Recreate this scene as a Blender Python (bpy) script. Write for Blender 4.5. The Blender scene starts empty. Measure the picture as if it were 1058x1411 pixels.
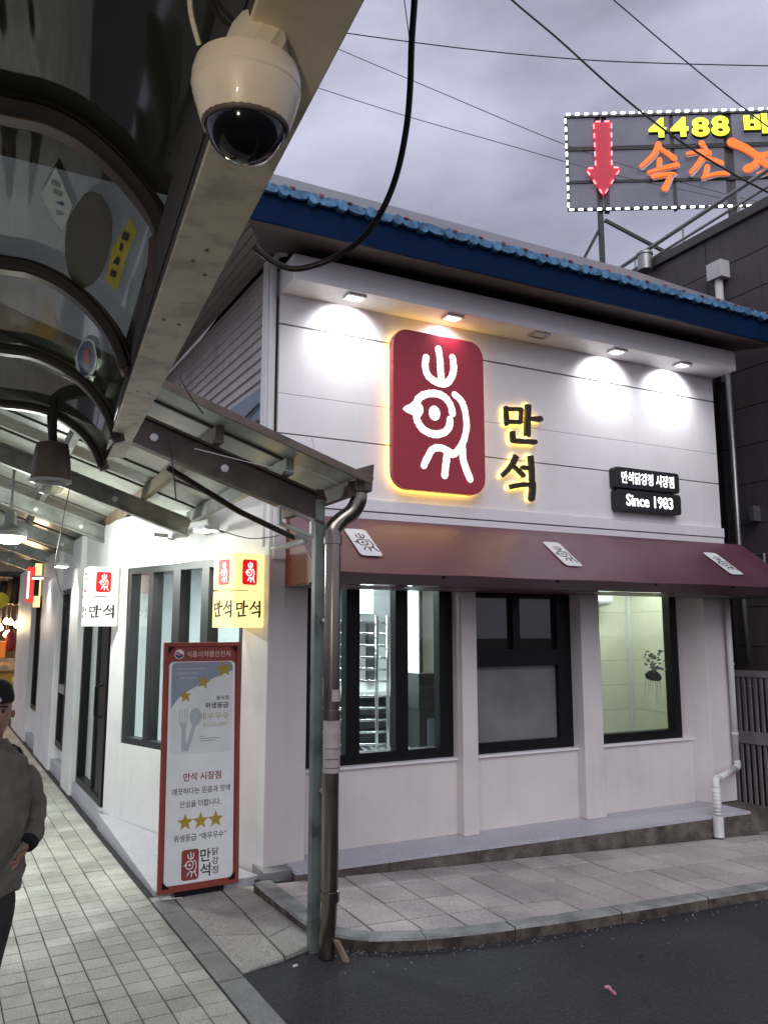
import bpy, bmesh, math, random
from mathutils import Vector, Matrix
random.seed(7)
R = math.radians
scn = bpy.context.scene
col = scn.collection

# ------------------------------------------------------------------ camera
F, CX, CY, HOR, H = 1100.0, 529.0, 705.5, 868.0, 1.85      # in pixels of the 1058 x 1411 photograph; H metres
PIT, YAW = math.atan((HOR - CY) / F), R(63.0)
fwd = Vector((math.cos(YAW), math.sin(YAW), 0)); rgt = Vector((math.sin(YAW), -math.cos(YAW), 0)); UP = Vector((0, 0, 1))
cfw = fwd * math.cos(PIT) + UP * math.sin(PIT); cup = -fwd * math.sin(PIT) + UP * math.cos(PIT)
CAM = Vector((0, 0, H))
cam = bpy.data.cameras.new('camera'); cam.sensor_fit = 'VERTICAL'; cam.sensor_height = 36.0
cam.lens = 36.0 * F / 1411.0; cam.clip_start = 0.05; cam.clip_end = 600
camo = bpy.data.objects.new('camera', cam); col.objects.link(camo)
M = Matrix.Identity(4)
for i, c in enumerate((rgt, cup, -cfw)):
    for j in range(3): M[j][i] = c[j]
M.translation = CAM; camo.matrix_world = M
scn.camera = camo

# ------------------------------------------------------------------ world, sun, exposure
w = bpy.data.worlds.new('World'); scn.world = w; w.use_nodes = True
nt = w.node_tree; nt.nodes.clear(); N = nt.nodes.new; L = nt.links.new
out = N('ShaderNodeOutputWorld'); bg = N('ShaderNodeBackground')
sky = N('ShaderNodeTexSky'); sky.sky_type = 'NISHITA'; sky.sun_disc = False
sky.sun_elevation = R(40); sky.sun_rotation = R(205); sky.air_density = 1.0; sky.dust_density = 2.0
tc = N('ShaderNodeTexCoord'); mp = N('ShaderNodeMapping'); mp.inputs['Scale'].default_value = (1, 1, 2.4); mp.inputs['Rotation'].default_value = (0.3, 0.1, 0.5)
n1 = N('ShaderNodeTexNoise'); n1.inputs['Scale'].default_value = 2.6; n1.inputs['Detail'].default_value = 7; n1.inputs['Roughness'].default_value = 0.52
cr = N('ShaderNodeValToRGB'); cr.color_ramp.elements[0].position = 0.37; cr.color_ramp.elements[1].position = 0.66
cr.color_ramp.elements[0].color = (2.05, 2.04, 2.62, 1); cr.color_ramp.elements[1].color = (4.0, 3.96, 5.0, 1)
mx = N('ShaderNodeMixRGB'); mx.inputs[0].default_value = 0.93
L(tc.outputs['Generated'], mp.inputs[0]); L(mp.outputs[0], n1.inputs['Vector']); L(n1.outputs['Fac'], cr.inputs[0])
L(sky.outputs[0], mx.inputs[1]); L(cr.outputs[0], mx.inputs[2]); L(mx.outputs[0], bg.inputs[0]); bg.inputs[1].default_value = 0.13
L(bg.outputs[0], out.inputs[0])
sd = bpy.data.lights.new('sun', 'SUN'); sd.energy = 1.0; sd.angle = R(40); sd.color = (0.95, 0.95, 1.0)
so = bpy.data.objects.new('sun', sd); col.objects.link(so); so.rotation_euler = (R(50), 0, R(-25))
scn.view_settings.view_transform = 'Standard'; scn.view_settings.look = 'None'
scn.view_settings.exposure = 0.40; scn.view_settings.gamma = 1.0
scn.render.engine = 'CYCLES'; scn.cycles.use_denoising = True
scn.cycles.max_bounces = 8; scn.cycles.transparent_max_bounces = 12; scn.cycles.sample_clamp_indirect = 6.0
try: scn.cycles.caustics_reflective = False; scn.cycles.caustics_refractive = False
except Exception: pass

# ------------------------------------------------------------------ pixel -> point on a plane the thing touches
def ray(u, v): return cfw * F + rgt * (u - CX) + cup * (CY - v)
def onpl(u, v, p, n): d = ray(u, v); return CAM + d * ((Vector(p) - CAM).dot(Vector(n)) / d.dot(Vector(n)))
def ony(u, v, y): return onpl(u, v, (0, y, 0), (0, 1, 0))
def onx(u, v, x): return onpl(u, v, (x, 0, 0), (1, 0, 0))
def onz(u, v, z=0.0): return onpl(u, v, (0, 0, z), (0, 0, 1))
def proj(p):
    q = Vector(p) - CAM; z = q.dot(cfw); return CX + F * q.dot(rgt) / z, CY - F * q.dot(cup) / z
AA = R(92.3); AV = Vector((math.cos(AA), math.sin(AA), 0)); BV = Vector((AV.y, -AV.x, 0))   # along / across the arcade
def AP(a, b, z=0.0): return AV * a + BV * b + UP * z
def onb(u, v, b): return onpl(u, v, BV * b, BV)
BA = R(109.5); BD = Vector((math.cos(BA), math.sin(BA), 0)); BN = Vector((-BD.y, BD.x, 0))      # slanted bay wall: along, outwards
CORN = Vector((2.03, 5.97, 0))
def BP(s, z=0.0, o=0.0): return CORN + BD * s + BN * o + UP * z
def onbay(u, v, o=0.0): p = onpl(u, v, CORN + BN * o, BN); return (p - CORN).dot(BD), p.z

# ------------------------------------------------------------------ mesh builder
class MB:
    def __init__(s): s.v = []; s.f = []
    def add(s, vs, fs):
        o = len(s.v); s.v += [Vector(p) for p in vs]; s.f += [tuple(i + o for i in f) for f in fs]; return s
    def hexa(s, p):      # 8 points: bottom 4, top 4
        return s.add(p, [(3, 2, 1, 0), (4, 5, 6, 7), (0, 1, 5, 4), (1, 2, 6, 5), (2, 3, 7, 6), (3, 0, 4, 7)])
    def box(s, x0, y0, z0, x1, y1, z1):
        return s.hexa([(x0, y0, z0), (x1, y0, z0), (x1, y1, z0), (x0, y1, z0), (x0, y0, z1), (x1, y0, z1), (x1, y1, z1), (x0, y1, z1)])
    def obox(s, o, ax, ay, az):   # origin corner and three edge vectors
        o, ax, ay, az = map(Vector, (o, ax, ay, az))
        return s.hexa([o, o + ax, o + ax + ay, o + ay, o + az, o + ax + az, o + ax + ay + az, o + ay + az])
    def bar(s, p, q, wd, ht, up=(0, 0, 1)):
        p, q = Vector(p), Vector(q); d = (q - p).normalized(); u = Vector(up); r = d.cross(u)
        if r.length < 1e-4: r = d.cross(Vector((1, 0, 0)))
        r.normalize(); u = r.cross(d).normalized()
        return s.obox(p - r * wd / 2 - u * ht / 2, r * wd, q - p, u * ht)
    def tube(s, pts, r, n=8, caps=True):
        pts = [Vector(p) for p in pts]; rs = r if isinstance(r, (list, tuple)) else [r] * len(pts)
        rings = []; pu = None
        for i, p in enumerate(pts):
            d = (pts[min(i + 1, len(pts) - 1)] - pts[max(i - 1, 0)]).normalized()
            if pu is None:
                pu = d.orthogonal().normalized()
            pu = (pu - d * pu.dot(d)); pu = pu.normalized() if pu.length > 1e-5 else d.orthogonal().normalized()
            b = d.cross(pu); rings.append([p + (pu * math.cos(2 * math.pi * k / n) + b * math.sin(2 * math.pi * k / n)) * rs[i] for k in range(n)])
        o = len(s.v); s.v += [q for rg in rings for q in rg]
        for i in range(len(pts) - 1):
            for k in range(n): s.f.append((o + i * n + k, o + i * n + (k + 1) % n, o + (i + 1) * n + (k + 1) % n, o + (i + 1) * n + k))
        if caps: s.f.append(tuple(o + k for k in reversed(range(n)))); s.f.append(tuple(o + (len(pts) - 1) * n + k for k in range(n)))
        return s
    def lathe(s, prof, c=(0, 0, 0), n=20, axis=None, cap=True):
        c = Vector(c); az = Vector(axis).normalized() if axis else UP.copy(); ax = az.orthogonal().normalized(); ay = az.cross(ax); o = len(s.v)
        for r, z in prof:
            for k in range(n): t = 2 * math.pi * k / n; s.v.append(c + az * z + (ax * math.cos(t) + ay * math.sin(t)) * max(r, 1e-4))
        for i in range(len(prof) - 1):
            for k in range(n): s.f.append((o + i * n + k, o + i * n + (k + 1) % n, o + (i + 1) * n + (k + 1) % n, o + (i + 1) * n + k))
        if cap: s.f.append(tuple(o + k for k in reversed(range(n)))); s.f.append(tuple(o + (len(prof) - 1) * n + k for k in range(n)))
        return s
    def prism(s, poly, fr, d0, d1):     # poly 2D in frame fr, from depth d0 to d1
        n = len(poly); o = len(s.v)
        s.v += [fr.P(x, y, d0) for x, y in poly] + [fr.P(x, y, d1) for x, y in poly]
        s.f.append(tuple(o + k for k in reversed(range(n)))); s.f.append(tuple(o + n + k for k in range(n)))
        for k in range(n): s.f.append((o + k, o + (k + 1) % n, o + n + (k + 1) % n, o + n + k))
        return s
    def mesh(s, name, smooth=False):
        me = bpy.data.meshes.new(name); me.from_pydata([tuple(p) for p in s.v], [], s.f); me.update()
        if smooth: me.polygons.foreach_set('use_smooth', [True] * len(me.polygons))
        return me
    def build(s, name, mat, parent=None, smooth=False, bevel=0, recalc=True, sharp=False):
        me = s.mesh(name, smooth)
        if recalc:
            bm = bmesh.new(); bm.from_mesh(me); bmesh.ops.recalc_face_normals(bm, faces=bm.faces); bm.to_mesh(me); bm.free()
        if mat: me.materials.append(mat)
        o = bpy.data.objects.new(name, me); col.objects.link(o)
        if smooth and sharp:
            md = o.modifiers.new('edge', 'EDGE_SPLIT'); md.split_angle = R(40)
        if parent: attach(o, parent)
        if bevel:
            md = o.modifiers.new('bevel', 'BEVEL'); md.width = bevel; md.segments = 2; md.limit_method = 'ANGLE'; md.angle_limit = R(40)
        return o
def attach(o, parent):
    o.parent = parent
    p, m = parent, Matrix.Identity(4)
    chain = []
    while p: chain.append(p); p = p.parent
    for q in reversed(chain): m = m @ q.matrix_parent_inverse @ q.matrix_basis
    o.matrix_parent_inverse = m.inverted()
def thing(name, label, cat, loc=(0, 0, 0), group=None):
    o = bpy.data.objects.new(name, None); col.objects.link(o); o.location = loc; o.empty_display_size = 0.1
    return tag(o, label, cat, group)
def tag(o, label, cat, group=None):
    o['label'] = label; o['category'] = cat
    if group: o['group'] = group
    return o
def struct(o, label=None):
    o['kind'] = 'structure'
    if label: o['label'] = label
    return o
def copy_tree(o, parent=None, delta=None):
    c = o.copy(); col.objects.link(c); c.parent = parent
    if delta: c.location = c.location + Vector(delta)
    for ch in list(o.children): copy_tree(ch, c)
    return c
class Fr:       # a flat frame on a surface: x right, y up, d towards the viewer
    def __init__(s, O, ux, uy): s.O = Vector(O); s.x = Vector(ux).normalized(); s.y = Vector(uy).normalized(); s.n = s.x.cross(s.y).normalized()
    def P(s, x, y, d=0.0): return s.O + s.x * x + s.y * y + s.n * d
def rrect(w_, h_, r, x0=0, y0=0, n=6):
    pts = []
    for cx, cy, a in ((w_ - r, r, -90), (w_ - r, h_ - r, 0), (r, h_ - r, 90), (r, r, 180)):
        for k in range(n + 1): t = R(a + 90 * k / n); pts.append((x0 + cx + r * math.cos(t), y0 + cy + r * math.sin(t)))
    return pts
def star(cx, cy, r, rot=90):
    return [(cx + (r if k % 2 == 0 else r * .42) * math.cos(R(rot + 36 * k)), cy + (r if k % 2 == 0 else r * .42) * math.sin(R(rot + 36 * k))) for k in range(10)]
def circ(cx, cy, r, n=20, ry=None): return [(cx + r * math.cos(2 * math.pi * k / n), cy + (ry or r) * math.sin(2 * math.pi * k / n)) for k in range(n)]
def catmull(pts, m=5):
    if len(pts) < 3: return [tuple(pts[0][i] + (pts[1][i] - pts[0][i]) * t / m for i in range(len(pts[0]))) for t in range(m + 1)]
    P = [pts[0]] + list(pts) + [pts[-1]]; o = []
    for i in range(1, len(P) - 2):
        for k in range(m):
            t = k / m
            o.append(tuple(0.5 * ((2 * P[i][j]) + (-P[i - 1][j] + P[i + 1][j]) * t + (2 * P[i - 1][j] - 5 * P[i][j] + 4 * P[i + 1][j] - P[i + 2][j]) * t * t + (-P[i - 1][j] + 3 * P[i][j] - 3 * P[i + 1][j] + P[i + 2][j]) * t ** 3) for j in range(len(P[i]))))
    o.append(tuple(pts[-1])); return o
def stroke(pts, wd, rough=0.0, m=5, square=False, smooth=True):
    c = catmull(pts, m) if smooth else [tuple(p) for p in pts]; l, r = [], []; n = len(c)
    wf = wd if callable(wd) else (lambda t: wd)
    for i in range(n):
        dx, dy = c[min(i + 1, n - 1)][0] - c[max(i - 1, 0)][0], c[min(i + 1, n - 1)][1] - c[max(i - 1, 0)][1]; q = math.hypot(dx, dy) or 1
        k = wf(i / max(n - 1, 1)) / 2; a = k * (1 + random.uniform(-rough, rough)); b = k * (1 + random.uniform(-rough, rough))
        l.append((c[i][0] - dy / q * a, c[i][1] + dx / q * a)); r.append((c[i][0] + dy / q * b, c[i][1] - dx / q * b))
    def cap(i0, i1, k):
        dx, dy = c[i1][0] - c[i0][0], c[i1][1] - c[i0][1]; q = math.hypot(dx, dy) or 1; dx /= q; dy /= q
        return [(c[i1][0] + k * (dx * math.cos(t) - dy * math.sin(t)), c[i1][1] + k * (dy * math.cos(t) + dx * math.sin(t))) for t in (R(55), R(18), R(-18), R(-55))]
    if square: return l + list(reversed(r))
    return l + cap(-2, -1, wf(1) / 2) + list(reversed(r)) + cap(1, 0, wf(0) / 2)
def text(name, body, fr, x0, y0, w_, h_, d, mat, parent, depth=0.0, bold=0.0, keep=False):
    c = bpy.data.curves.new('t', 'FONT'); c.body = body; c.size = 1.0; c.offset = bold; c.fill_mode = 'FRONT' if depth == 0 else 'BOTH'
    c.extrude = 0; c.resolution_u = 3
    o = bpy.data.objects.new('t', c); col.objects.link(o); bpy.context.view_layer.update()
    me = bpy.data.meshes.new_from_object(o.evaluated_get(bpy.context.evaluated_depsgraph_get()))
    bpy.data.objects.remove(o); bpy.data.curves.remove(c)
    xs = [v.co.x for v in me.vertices]; ys = [v.co.y for v in me.vertices]
    sx, sy = w_ / (max(xs) - min(xs)), h_ / (max(ys) - min(ys))
    if keep: sx = sy = min(sx, sy); x0 += (w_ - sx * (max(xs) - min(xs))) / 2
    bm = bmesh.new(); bm.from_mesh(me); bmesh.ops.remove_doubles(bm, verts=bm.verts, dist=1e-5)
    mnx, mny = min(xs), min(ys)
    if depth:
        bmesh.ops.recalc_face_normals(bm, faces=bm.faces)
        g = bmesh.ops.extrude_face_region(bm, geom=list(bm.faces)); nv = [e for e in g['geom'] if isinstance(e, bmesh.types.BMVert)]
        for v in nv: v.co.z += 1.0
    for v in bm.verts: v.co = fr.P(x0 + (v.co.x - mnx) * sx, y0 + (v.co.y - mny) * sy, d + (depth if v.co.z > 0.5 else 0))
    bmesh.ops.recalc_face_normals(bm, faces=bm.faces)
    me.clear_geometry(); bm.to_mesh(me); bm.free(); me.name = name; me.materials.clear(); me.materials.append(mat)
    ob = bpy.data.objects.new(name, me); col.objects.link(ob)
    if parent: attach(ob, parent)
    return ob

# ------------------------------------------------------------------ materials
def mat(name, c, rough=0.6, metal=0.0, var=0.10, scale=6.0, bump=0.0, bscale=60.0, emit=None, es=1.0, rand=0.0, speck=None, stain=None, spec=None, coat=0.0, streak=0.0, fleck=None):
    m = bpy.data.materials.new(name); m.use_nodes = True; t = m.node_tree; b = t.nodes['Principled BSDF']; n = t.nodes.new; l = t.links.new
    b.inputs['Roughness'].default_value = rough; b.inputs['Metallic'].default_value = metal
    if spec is not None: b.inputs['Specular IOR Level'].default_value = spec
    b.inputs['Coat Weight'].default_value = coat
    geo = n('ShaderNodeNewGeometry'); pos = geo.outputs['Position']
    no = n('ShaderNodeTexNoise'); no.inputs['Scale'].default_value = scale; no.inputs['Detail'].default_value = 5; l(pos, no.inputs['Vector'])
    def mul(colsock, fac, lo, hi):
        mr = n('ShaderNodeMapRange'); mr.inputs['To Min'].default_value = lo; mr.inputs['To Max'].default_value = hi; l(fac, mr.inputs['Value'])
        mm = n('ShaderNodeMixRGB'); mm.blend_type = 'MULTIPLY'; mm.inputs[0].default_value = 1
        l(colsock, mm.inputs[1]); l(mr.outputs[0], mm.inputs[2]); return mm.outputs[0], mr
    rgb = n('ShaderNodeRGB'); rgb.outputs[0].default_value = (*c, 1); cs = rgb.outputs[0]
    if var:
        cs, mr = mul(cs, no.outputs['Fac'], 1 - var * 1.6, 1 + var * 1.6); mr.inputs['From Min'].default_value = .25; mr.inputs['From Max'].default_value = .75
    if rand:
        oi = n('ShaderNodeObjectInfo'); cs, _ = mul(cs, oi.outputs['Random'], 1 - rand, 1 + rand)
    if speck:
        sc, amt = speck
        vo = n('ShaderNodeTexNoise'); vo.inputs['Scale'].default_value = sc; vo.inputs['Detail'].default_value = 2; l(pos, vo.inputs['Vector'])
        cs, mr = mul(cs, vo.outputs['Fac'], 1 - amt, 1 + amt); mr.inputs['From Min'].default_value = .3; mr.inputs['From Max'].default_value = .7
    if stain:
        sc, lo, p0, p1 = stain
        sn = n('ShaderNodeTexNoise'); sn.inputs['Scale'].default_value = sc; sn.inputs['Detail'].default_value = 6; sn.inputs['Roughness'].default_value = .62; l(pos, sn.inputs['Vector'])
        cs, mr = mul(cs, sn.outputs['Fac'], lo, 1.0); mr.inputs['From Min'].default_value = p0; mr.inputs['From Max'].default_value = p1
    if streak:
        mp_ = n('ShaderNodeMapping'); mp_.inputs['Scale'].default_value = (9, 9, .5); l(pos, mp_.inputs[0])
        sn = n('ShaderNodeTexNoise'); sn.inputs['Scale'].default_value = 1.6; sn.inputs['Detail'].default_value = 5; l(mp_.outputs[0], sn.inputs['Vector'])
        cs, mr = mul(cs, sn.outputs['Fac'], 1 - streak, 1.0); mr.inputs['From Min'].default_value = .3; mr.inputs['From Max'].default_value = .55
    if fleck:
        sc, th, fc = fleck
        fn_ = n('ShaderNodeTexNoise'); fn_.inputs['Scale'].default_value = sc; fn_.inputs['Detail'].default_value = 1.5; l(pos, fn_.inputs['Vector'])
        fr_ = n('ShaderNodeMapRange'); fr_.inputs['From Min'].default_value = th; fr_.inputs['From Max'].default_value = th + .06; l(fn_.outputs['Fac'], fr_.inputs['Value'])
        fm_ = n('ShaderNodeMixRGB'); fm_.inputs[2].default_value = (*fc, 1); l(fr_.outputs[0], fm_.inputs[0]); l(cs, fm_.inputs[1]); cs = fm_.outputs[0]
    l(cs, b.inputs['Base Color'])
    rr = n('ShaderNodeMapRange'); rr.inputs['To Min'].default_value = max(rough - .08, .02); rr.inputs['To Max'].default_value = min(rough + .1, 1); l(no.outputs['Fac'], rr.inputs['Value']); l(rr.outputs[0], b.inputs['Roughness'])
    if bump:
        bn = n('ShaderNodeTexNoise'); bn.inputs['Scale'].default_value = bscale; bn.inputs['Detail'].default_value = 4; l(pos, bn.inputs['Vector'])
        bp = n('ShaderNodeBump'); bp.inputs['Strength'].default_value = bump; bp.inputs['Distance'].default_value = 0.01; l(bn.outputs['Fac'], bp.inputs['Height']); l(bp.outputs[0], b.inputs['Normal'])
    if emit:
        b.inputs['Emission Color'].default_value = (*emit, 1); b.inputs['Emission Strength'].default_value = es
    return m
def glass(name, tint=(.93, .96, .95), body=None, fac=0.0, rough=0.0, refl=0.06):
    m = bpy.data.materials.new(name); m.use_nodes = True; t = m.node_tree; t.nodes.clear(); n = t.nodes.new; l = t.links.new
    o = n('ShaderNodeOutputMaterial'); tr = n('ShaderNodeBsdfTransparent'); tr.inputs[0].default_value = (*tint, 1)
    gl = n('ShaderNodeBsdfGlossy'); gl.inputs['Roughness'].default_value = rough
    lw = n('ShaderNodeLayerWeight'); lw.inputs[0].default_value = 0.28
    mr = n('ShaderNodeMapRange'); mr.inputs['To Min'].default_value = refl; mr.inputs['To Max'].default_value = 0.9; l(lw.outputs['Facing'], mr.inputs['Value'])
    pw = n('ShaderNodeMath'); pw.operation = 'POWER'; pw.inputs[1].default_value = 2.6; l(lw.outputs['Facing'], pw.inputs[0]); l(pw.outputs[0], mr.inputs['Value'])
    src = tr.outputs[0]
    if body:
        df = n('ShaderNodeBsdfDiffuse'); df.inputs[0].default_value = (*body, 1); mb = n('ShaderNodeMixShader'); mb.inputs[0].default_value = fac
        no = n('ShaderNodeTexNoise'); no.inputs['Scale'].default_value = 3.5; no.inputs['Detail'].default_value = 6
        g2 = n('ShaderNodeNewGeometry'); l(g2.outputs['Position'], no.inputs['Vector'])
        m2 = n('ShaderNodeMapRange'); m2.inputs['From Min'].default_value = .3; m2.inputs['From Max'].default_value = .7; m2.inputs['To Min'].default_value = fac * .8; m2.inputs['To Max'].default_value = min(fac * 1.15, 1); l(no.outputs['Fac'], m2.inputs['Value']); l(m2.outputs[0], mb.inputs[0])
        l(src, mb.inputs[1]); l(df.outputs[0], mb.inputs[2]); src = mb.outputs[0]
    mx_ = n('ShaderNodeMixShader'); l(mr.outputs[0], mx_.inputs[0]); l(src, mx_.inputs[1]); l(gl.outputs[0], mx_.inputs[2]); l(mx_.outputs[0], o.inputs[0])
    return m
def emat(name, c, s):
    return mat(name, c, .5, var=0, emit=c, es=s)

m_asph = mat('asphalt', (.026, .025, .029), .78, var=.25, scale=1.3, bump=1.0, bscale=75, speck=(85, .65), stain=(.55, .5, .38, .58), fleck=(55, .665, (.062, .06, .062)))
m_tile = mat('paving tile', (.42, .415, .365), .62, var=.12, scale=2.2, rand=.14, speck=(120, .34), stain=(1.1, .74, .34, .55), bump=.25, bscale=120, fleck=(95, .70, (.19, .185, .165)))
m_mort = mat('joint sand', (.15, .145, .125), .9, var=.3, scale=20)
m_bord = mat('border granite', (.22, .22, .21), .65, var=.12, rand=.1, speck=(220, .6), bump=.15, bscale=200)
m_slab = mat('slab granite', (.36, .345, .31), .6, var=.15, scale=1.8, rand=.1, speck=(110, .4), stain=(1.5, .70, .36, .56), bump=.25, bscale=120, fleck=(95, .69, (.15, .145, .13)))
m_ptile = mat('pink granite tile', (.40, .35, .335), .6, var=.16, scale=1.6, rand=.14, speck=(110, .36), stain=(.7, .80, .34, .52), bump=.25, bscale=120, fleck=(95, .69, (.16, .14, .13)))
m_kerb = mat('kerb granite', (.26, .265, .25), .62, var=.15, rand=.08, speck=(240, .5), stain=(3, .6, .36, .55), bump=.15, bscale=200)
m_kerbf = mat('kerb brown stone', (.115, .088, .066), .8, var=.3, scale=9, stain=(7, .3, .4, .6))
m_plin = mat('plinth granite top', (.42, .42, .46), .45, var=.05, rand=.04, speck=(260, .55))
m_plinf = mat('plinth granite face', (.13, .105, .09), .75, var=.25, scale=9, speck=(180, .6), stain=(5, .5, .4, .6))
m_white = mat('white panel', (.75, .72, .735), .38, var=.025, scale=1.2, streak=.03, stain=(1.7, .94, .32, .48), bump=.015, bscale=25)
m_whiteb = mat('white wall paint', (.76, .76, .735), .5, var=.03, scale=2.0, streak=.04, stain=(2.0, .92, .32, .48), bump=.05, bscale=90)
m_pinkw = mat('column paint', (.665, .61, .592), .45, var=.03, scale=1.5, streak=.035, stain=(1.4, .93, .34, .5))
m_black = mat('black aluminium', (.006, .006, .007), .4, var=.1, spec=.22)
m_dgrey = mat('dark grey frame', (.024, .026, .026), .4, var=.08)
m_groove = mat('groove backing', (.25, .25, .26), .8, var=.05)  # plain grey backing behind the open panel joints
m_red = mat('red acrylic', (.36, .018, .035), .28, var=.03, coat=.2)
m_logo = mat('white backlit acrylic', (.85, .84, .78), .5, var=.02, emit=(1.0, .97, .86), es=.75)
m_halo = emat('warm led strip', (1.0, .72, .16), 5.5)
m_bronze = mat('dark bronze letter', (.035, .026, .012), .45, metal=.3, var=.1)
m_blks = mat('black sign box', (.008, .008, .009), .35, var=.05)
m_ltxt = mat('white lit letter', (.9, .9, .9), .5, var=0, emit=(1, .98, .96), es=1.1)
m_awn = mat('plum awning cloth', (.105, .038, .055), .40, var=.12, scale=2.2, bump=.08, bscale=14, streak=.15)
m_awns = mat('awning side cloth', (.20, .045, .03), .5, var=.15, scale=3, streak=.2)
m_vinyl = mat('white vinyl patch', (.62, .62, .63), .5, var=.05)
m_vblk = mat('dark print', (.03, .03, .032), .6, var=.05)
m_blue = mat('blue painted fascia', (.0025, .015, .052), .55, spec=.06, var=.12, scale=3)
m_tileb = mat('light blue glazed tile', (.10, .27, .46), .4, var=.2, scale=12, rand=.15, stain=(18, .45, .4, .6))
m_redm = mat('red tile dab', (.45, .04, .05), .5, var=.2)
m_roof = mat('grey roof sheet', (.19, .185, .20), .55, var=.1, scale=2, streak=.2)
m_soff = mat('brown soffit board', (.085, .062, .058), .6, var=.15, scale=4)
m_soffl = mat('pale soffit board', (.24, .19, .18), .6, var=.1, scale=4)
m_sid = mat('pinkish lap siding', (.42, .37, .37), .5, var=.08, scale=3, streak=.18)
m_bluep = mat('blue grey sheet', (.13, .17, .22), .4, var=.2, scale=4)
m_pvc = mat('white pvc pipe', (.66, .65, .64), .35, var=.05, streak=.12)
m_ss = mat('stainless steel', (.25, .22, .19), .2, metal=1.0, var=.08, scale=5, bump=.03, bscale=20)
m_chr = mat('bright rack steel', (.62, .63, .63), .18, metal=1.0, var=.05)
m_ssd = mat('dull steel', (.36, .36, .35), .42, metal=.9, var=.1, scale=7)
m_post = mat('grey green post paint', (.14, .165, .15), .5, var=.12, scale=6, stain=(6, .55, .36, .5))
m_beam = mat('brown steel beam', (.085, .062, .048), .5, metal=.3, var=.2, scale=4, stain=(5, .6, .38, .58))
m_beamg = mat('galvanised beam', (.30, .31, .285), .45, metal=.5, var=.15, scale=4, stain=(4, .65, .38, .58))
m_purl = mat('rusty purlin', (.20, .145, .095), .6, var=.25, scale=8)
m_rpan = glass('translucent roof panel', (.45, .48, .43), (.60, .63, .56), .74, .25, .05)
m_edge = mat('brown roof edge', (.12, .085, .07), .55, var=.2, scale=8)
m_cream = mat('cream painted channel', (.72, .64, .50), .5, var=.1, scale=4, stain=(9, .62, .36, .5), streak=.1)
m_creamd = mat('dark channel side', (.06, .05, .045), .6, var=.2)
m_cdome = mat('cream camera housing', (.74, .64, .50), .38, var=.08, scale=9, coat=.2)
m_lens = mat('black dome glass', (.003, .003, .004), .03, var=0, coat=0.0, spec=.45)
m_rim = mat('clear dome rim', (.35, .36, .37), .1, var=0, coat=.6)
m_smoke = glass('smoked canopy sheet', (.17, .185, .155), (.075, .08, .065), .5, .06, .06)
m_rib = mat('brown arch rib', (.15, .115, .095), .4, metal=.3, var=.15, scale=6)
m_ribd = mat('dark rubber seal', (.016, .014, .012), .6, var=.2)
m_cable = mat('black cable sheath', (.014, .011, .013), .45, var=.1)
m_wire = mat('overhead wire', (.018, .017, .02), .6, var=.1)
m_lampbr = mat('brown lamp shell', (.15, .11, .075), .45, var=.15)
m_clear = glass('clear dome', (.86, .88, .85), (.6, .6, .55), .18, .05, .15)
m_lampon = emat('lit lamp cover', (1.0, 1.0, .96), 9.0)
m_floodon = emat('lit flood lens', (1.0, 1.0, .95), 12.0)
m_spoton = emat('lit spot lens', (1.0, 1.0, 1.0), 4.0)
m_alu = mat('lamp aluminium', (.45, .45, .44), .35, metal=.7, var=.08)
m_cubey = mat('warm lightbox acrylic', (.85, .75, .4), .4, var=.03, emit=(1.0, .80, .32), es=.85)
m_cubew = mat('white lightbox acrylic', (.85, .85, .8), .4, var=.03, emit=(1.0, .98, .92), es=.38)
m_cubered = mat('lightbox red film', (.6, .01, .015), .4, var=.03, emit=(.9, .012, .02), es=.55)
m_cubeo = mat('orange film', (.7, .2, .05), .4, var=.03, emit=(1, .3, .05), es=.4)
m_dwall = mat('dark cladding', (.076, .064, .068), .5, var=.12, scale=1.1, streak=.2, bump=.04, bscale=30)
m_dcap = mat('dark coping', (.085, .075, .078), .55, var=.12)
m_fence = mat('grey gate paint', (.21, .20, .20), .5, var=.12)
m_fdark = mat('dark picket', (.075, .07, .07), .5, var=.15)
m_net = glass('billboard mesh sheet', (.78, .78, .80), (.19, .19, .20), .32, .5, .01)
m_frame = mat('dark steel frame', (.018, .018, .021), .55, var=.1)
m_ledw = emat('white led', (1, 1, 1), 5.0)
m_ledr = emat('red led', (1, .12, .14), 4.0)
m_arrow = mat('red arrow board', (.36, .012, .03), .5, var=.05, emit=(.8, .02, .06), es=.25)
m_ylet = mat('yellow lit letter', (.8, .8, .05), .5, var=0, emit=(.95, .98, .06), es=1.1)
m_yside = mat('letter side', (.03, .03, .02), .6, var=.1)
m_olet = mat('orange lit letter', (.8, .2, .02), .5, var=0, emit=(1.0, .13, .004), es=.72)
m_wtrim = mat('white trim', (.6, .58, .58), .5, var=.05)
m_posr = mat('red brown print', (.28, .05, .034), .55, var=.06)
m_posw = mat('white banner sheet', (.82, .83, .82), .45, var=.04, bump=.05, bscale=7)
m_posc = mat('pale print', (.72, .74, .73), .5, var=.05)
m_posb = mat('grey blue print', (.26, .31, .38), .5, var=.05)
m_posg = mat('gold print', (.42, .30, .035), .5, var=.08)
m_posgt = mat('gold text print', (.45, .37, .12), .5, var=.05)
m_posk = mat('dark text print', (.05, .05, .055), .6, var=.05)
m_posl = mat('cream text print', (.70, .63, .55), .6, var=.03)
m_posgr = mat('faint grey print', (.44, .47, .49), .6, var=.03)
m_navy = mat('navy print', (.015, .06, .22), .5, var=.03)
m_redp = mat('red print', (.5, .03, .03), .5, var=.03)
m_glass = glass('window glass', (.94, .97, .96), refl=.05)
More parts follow.
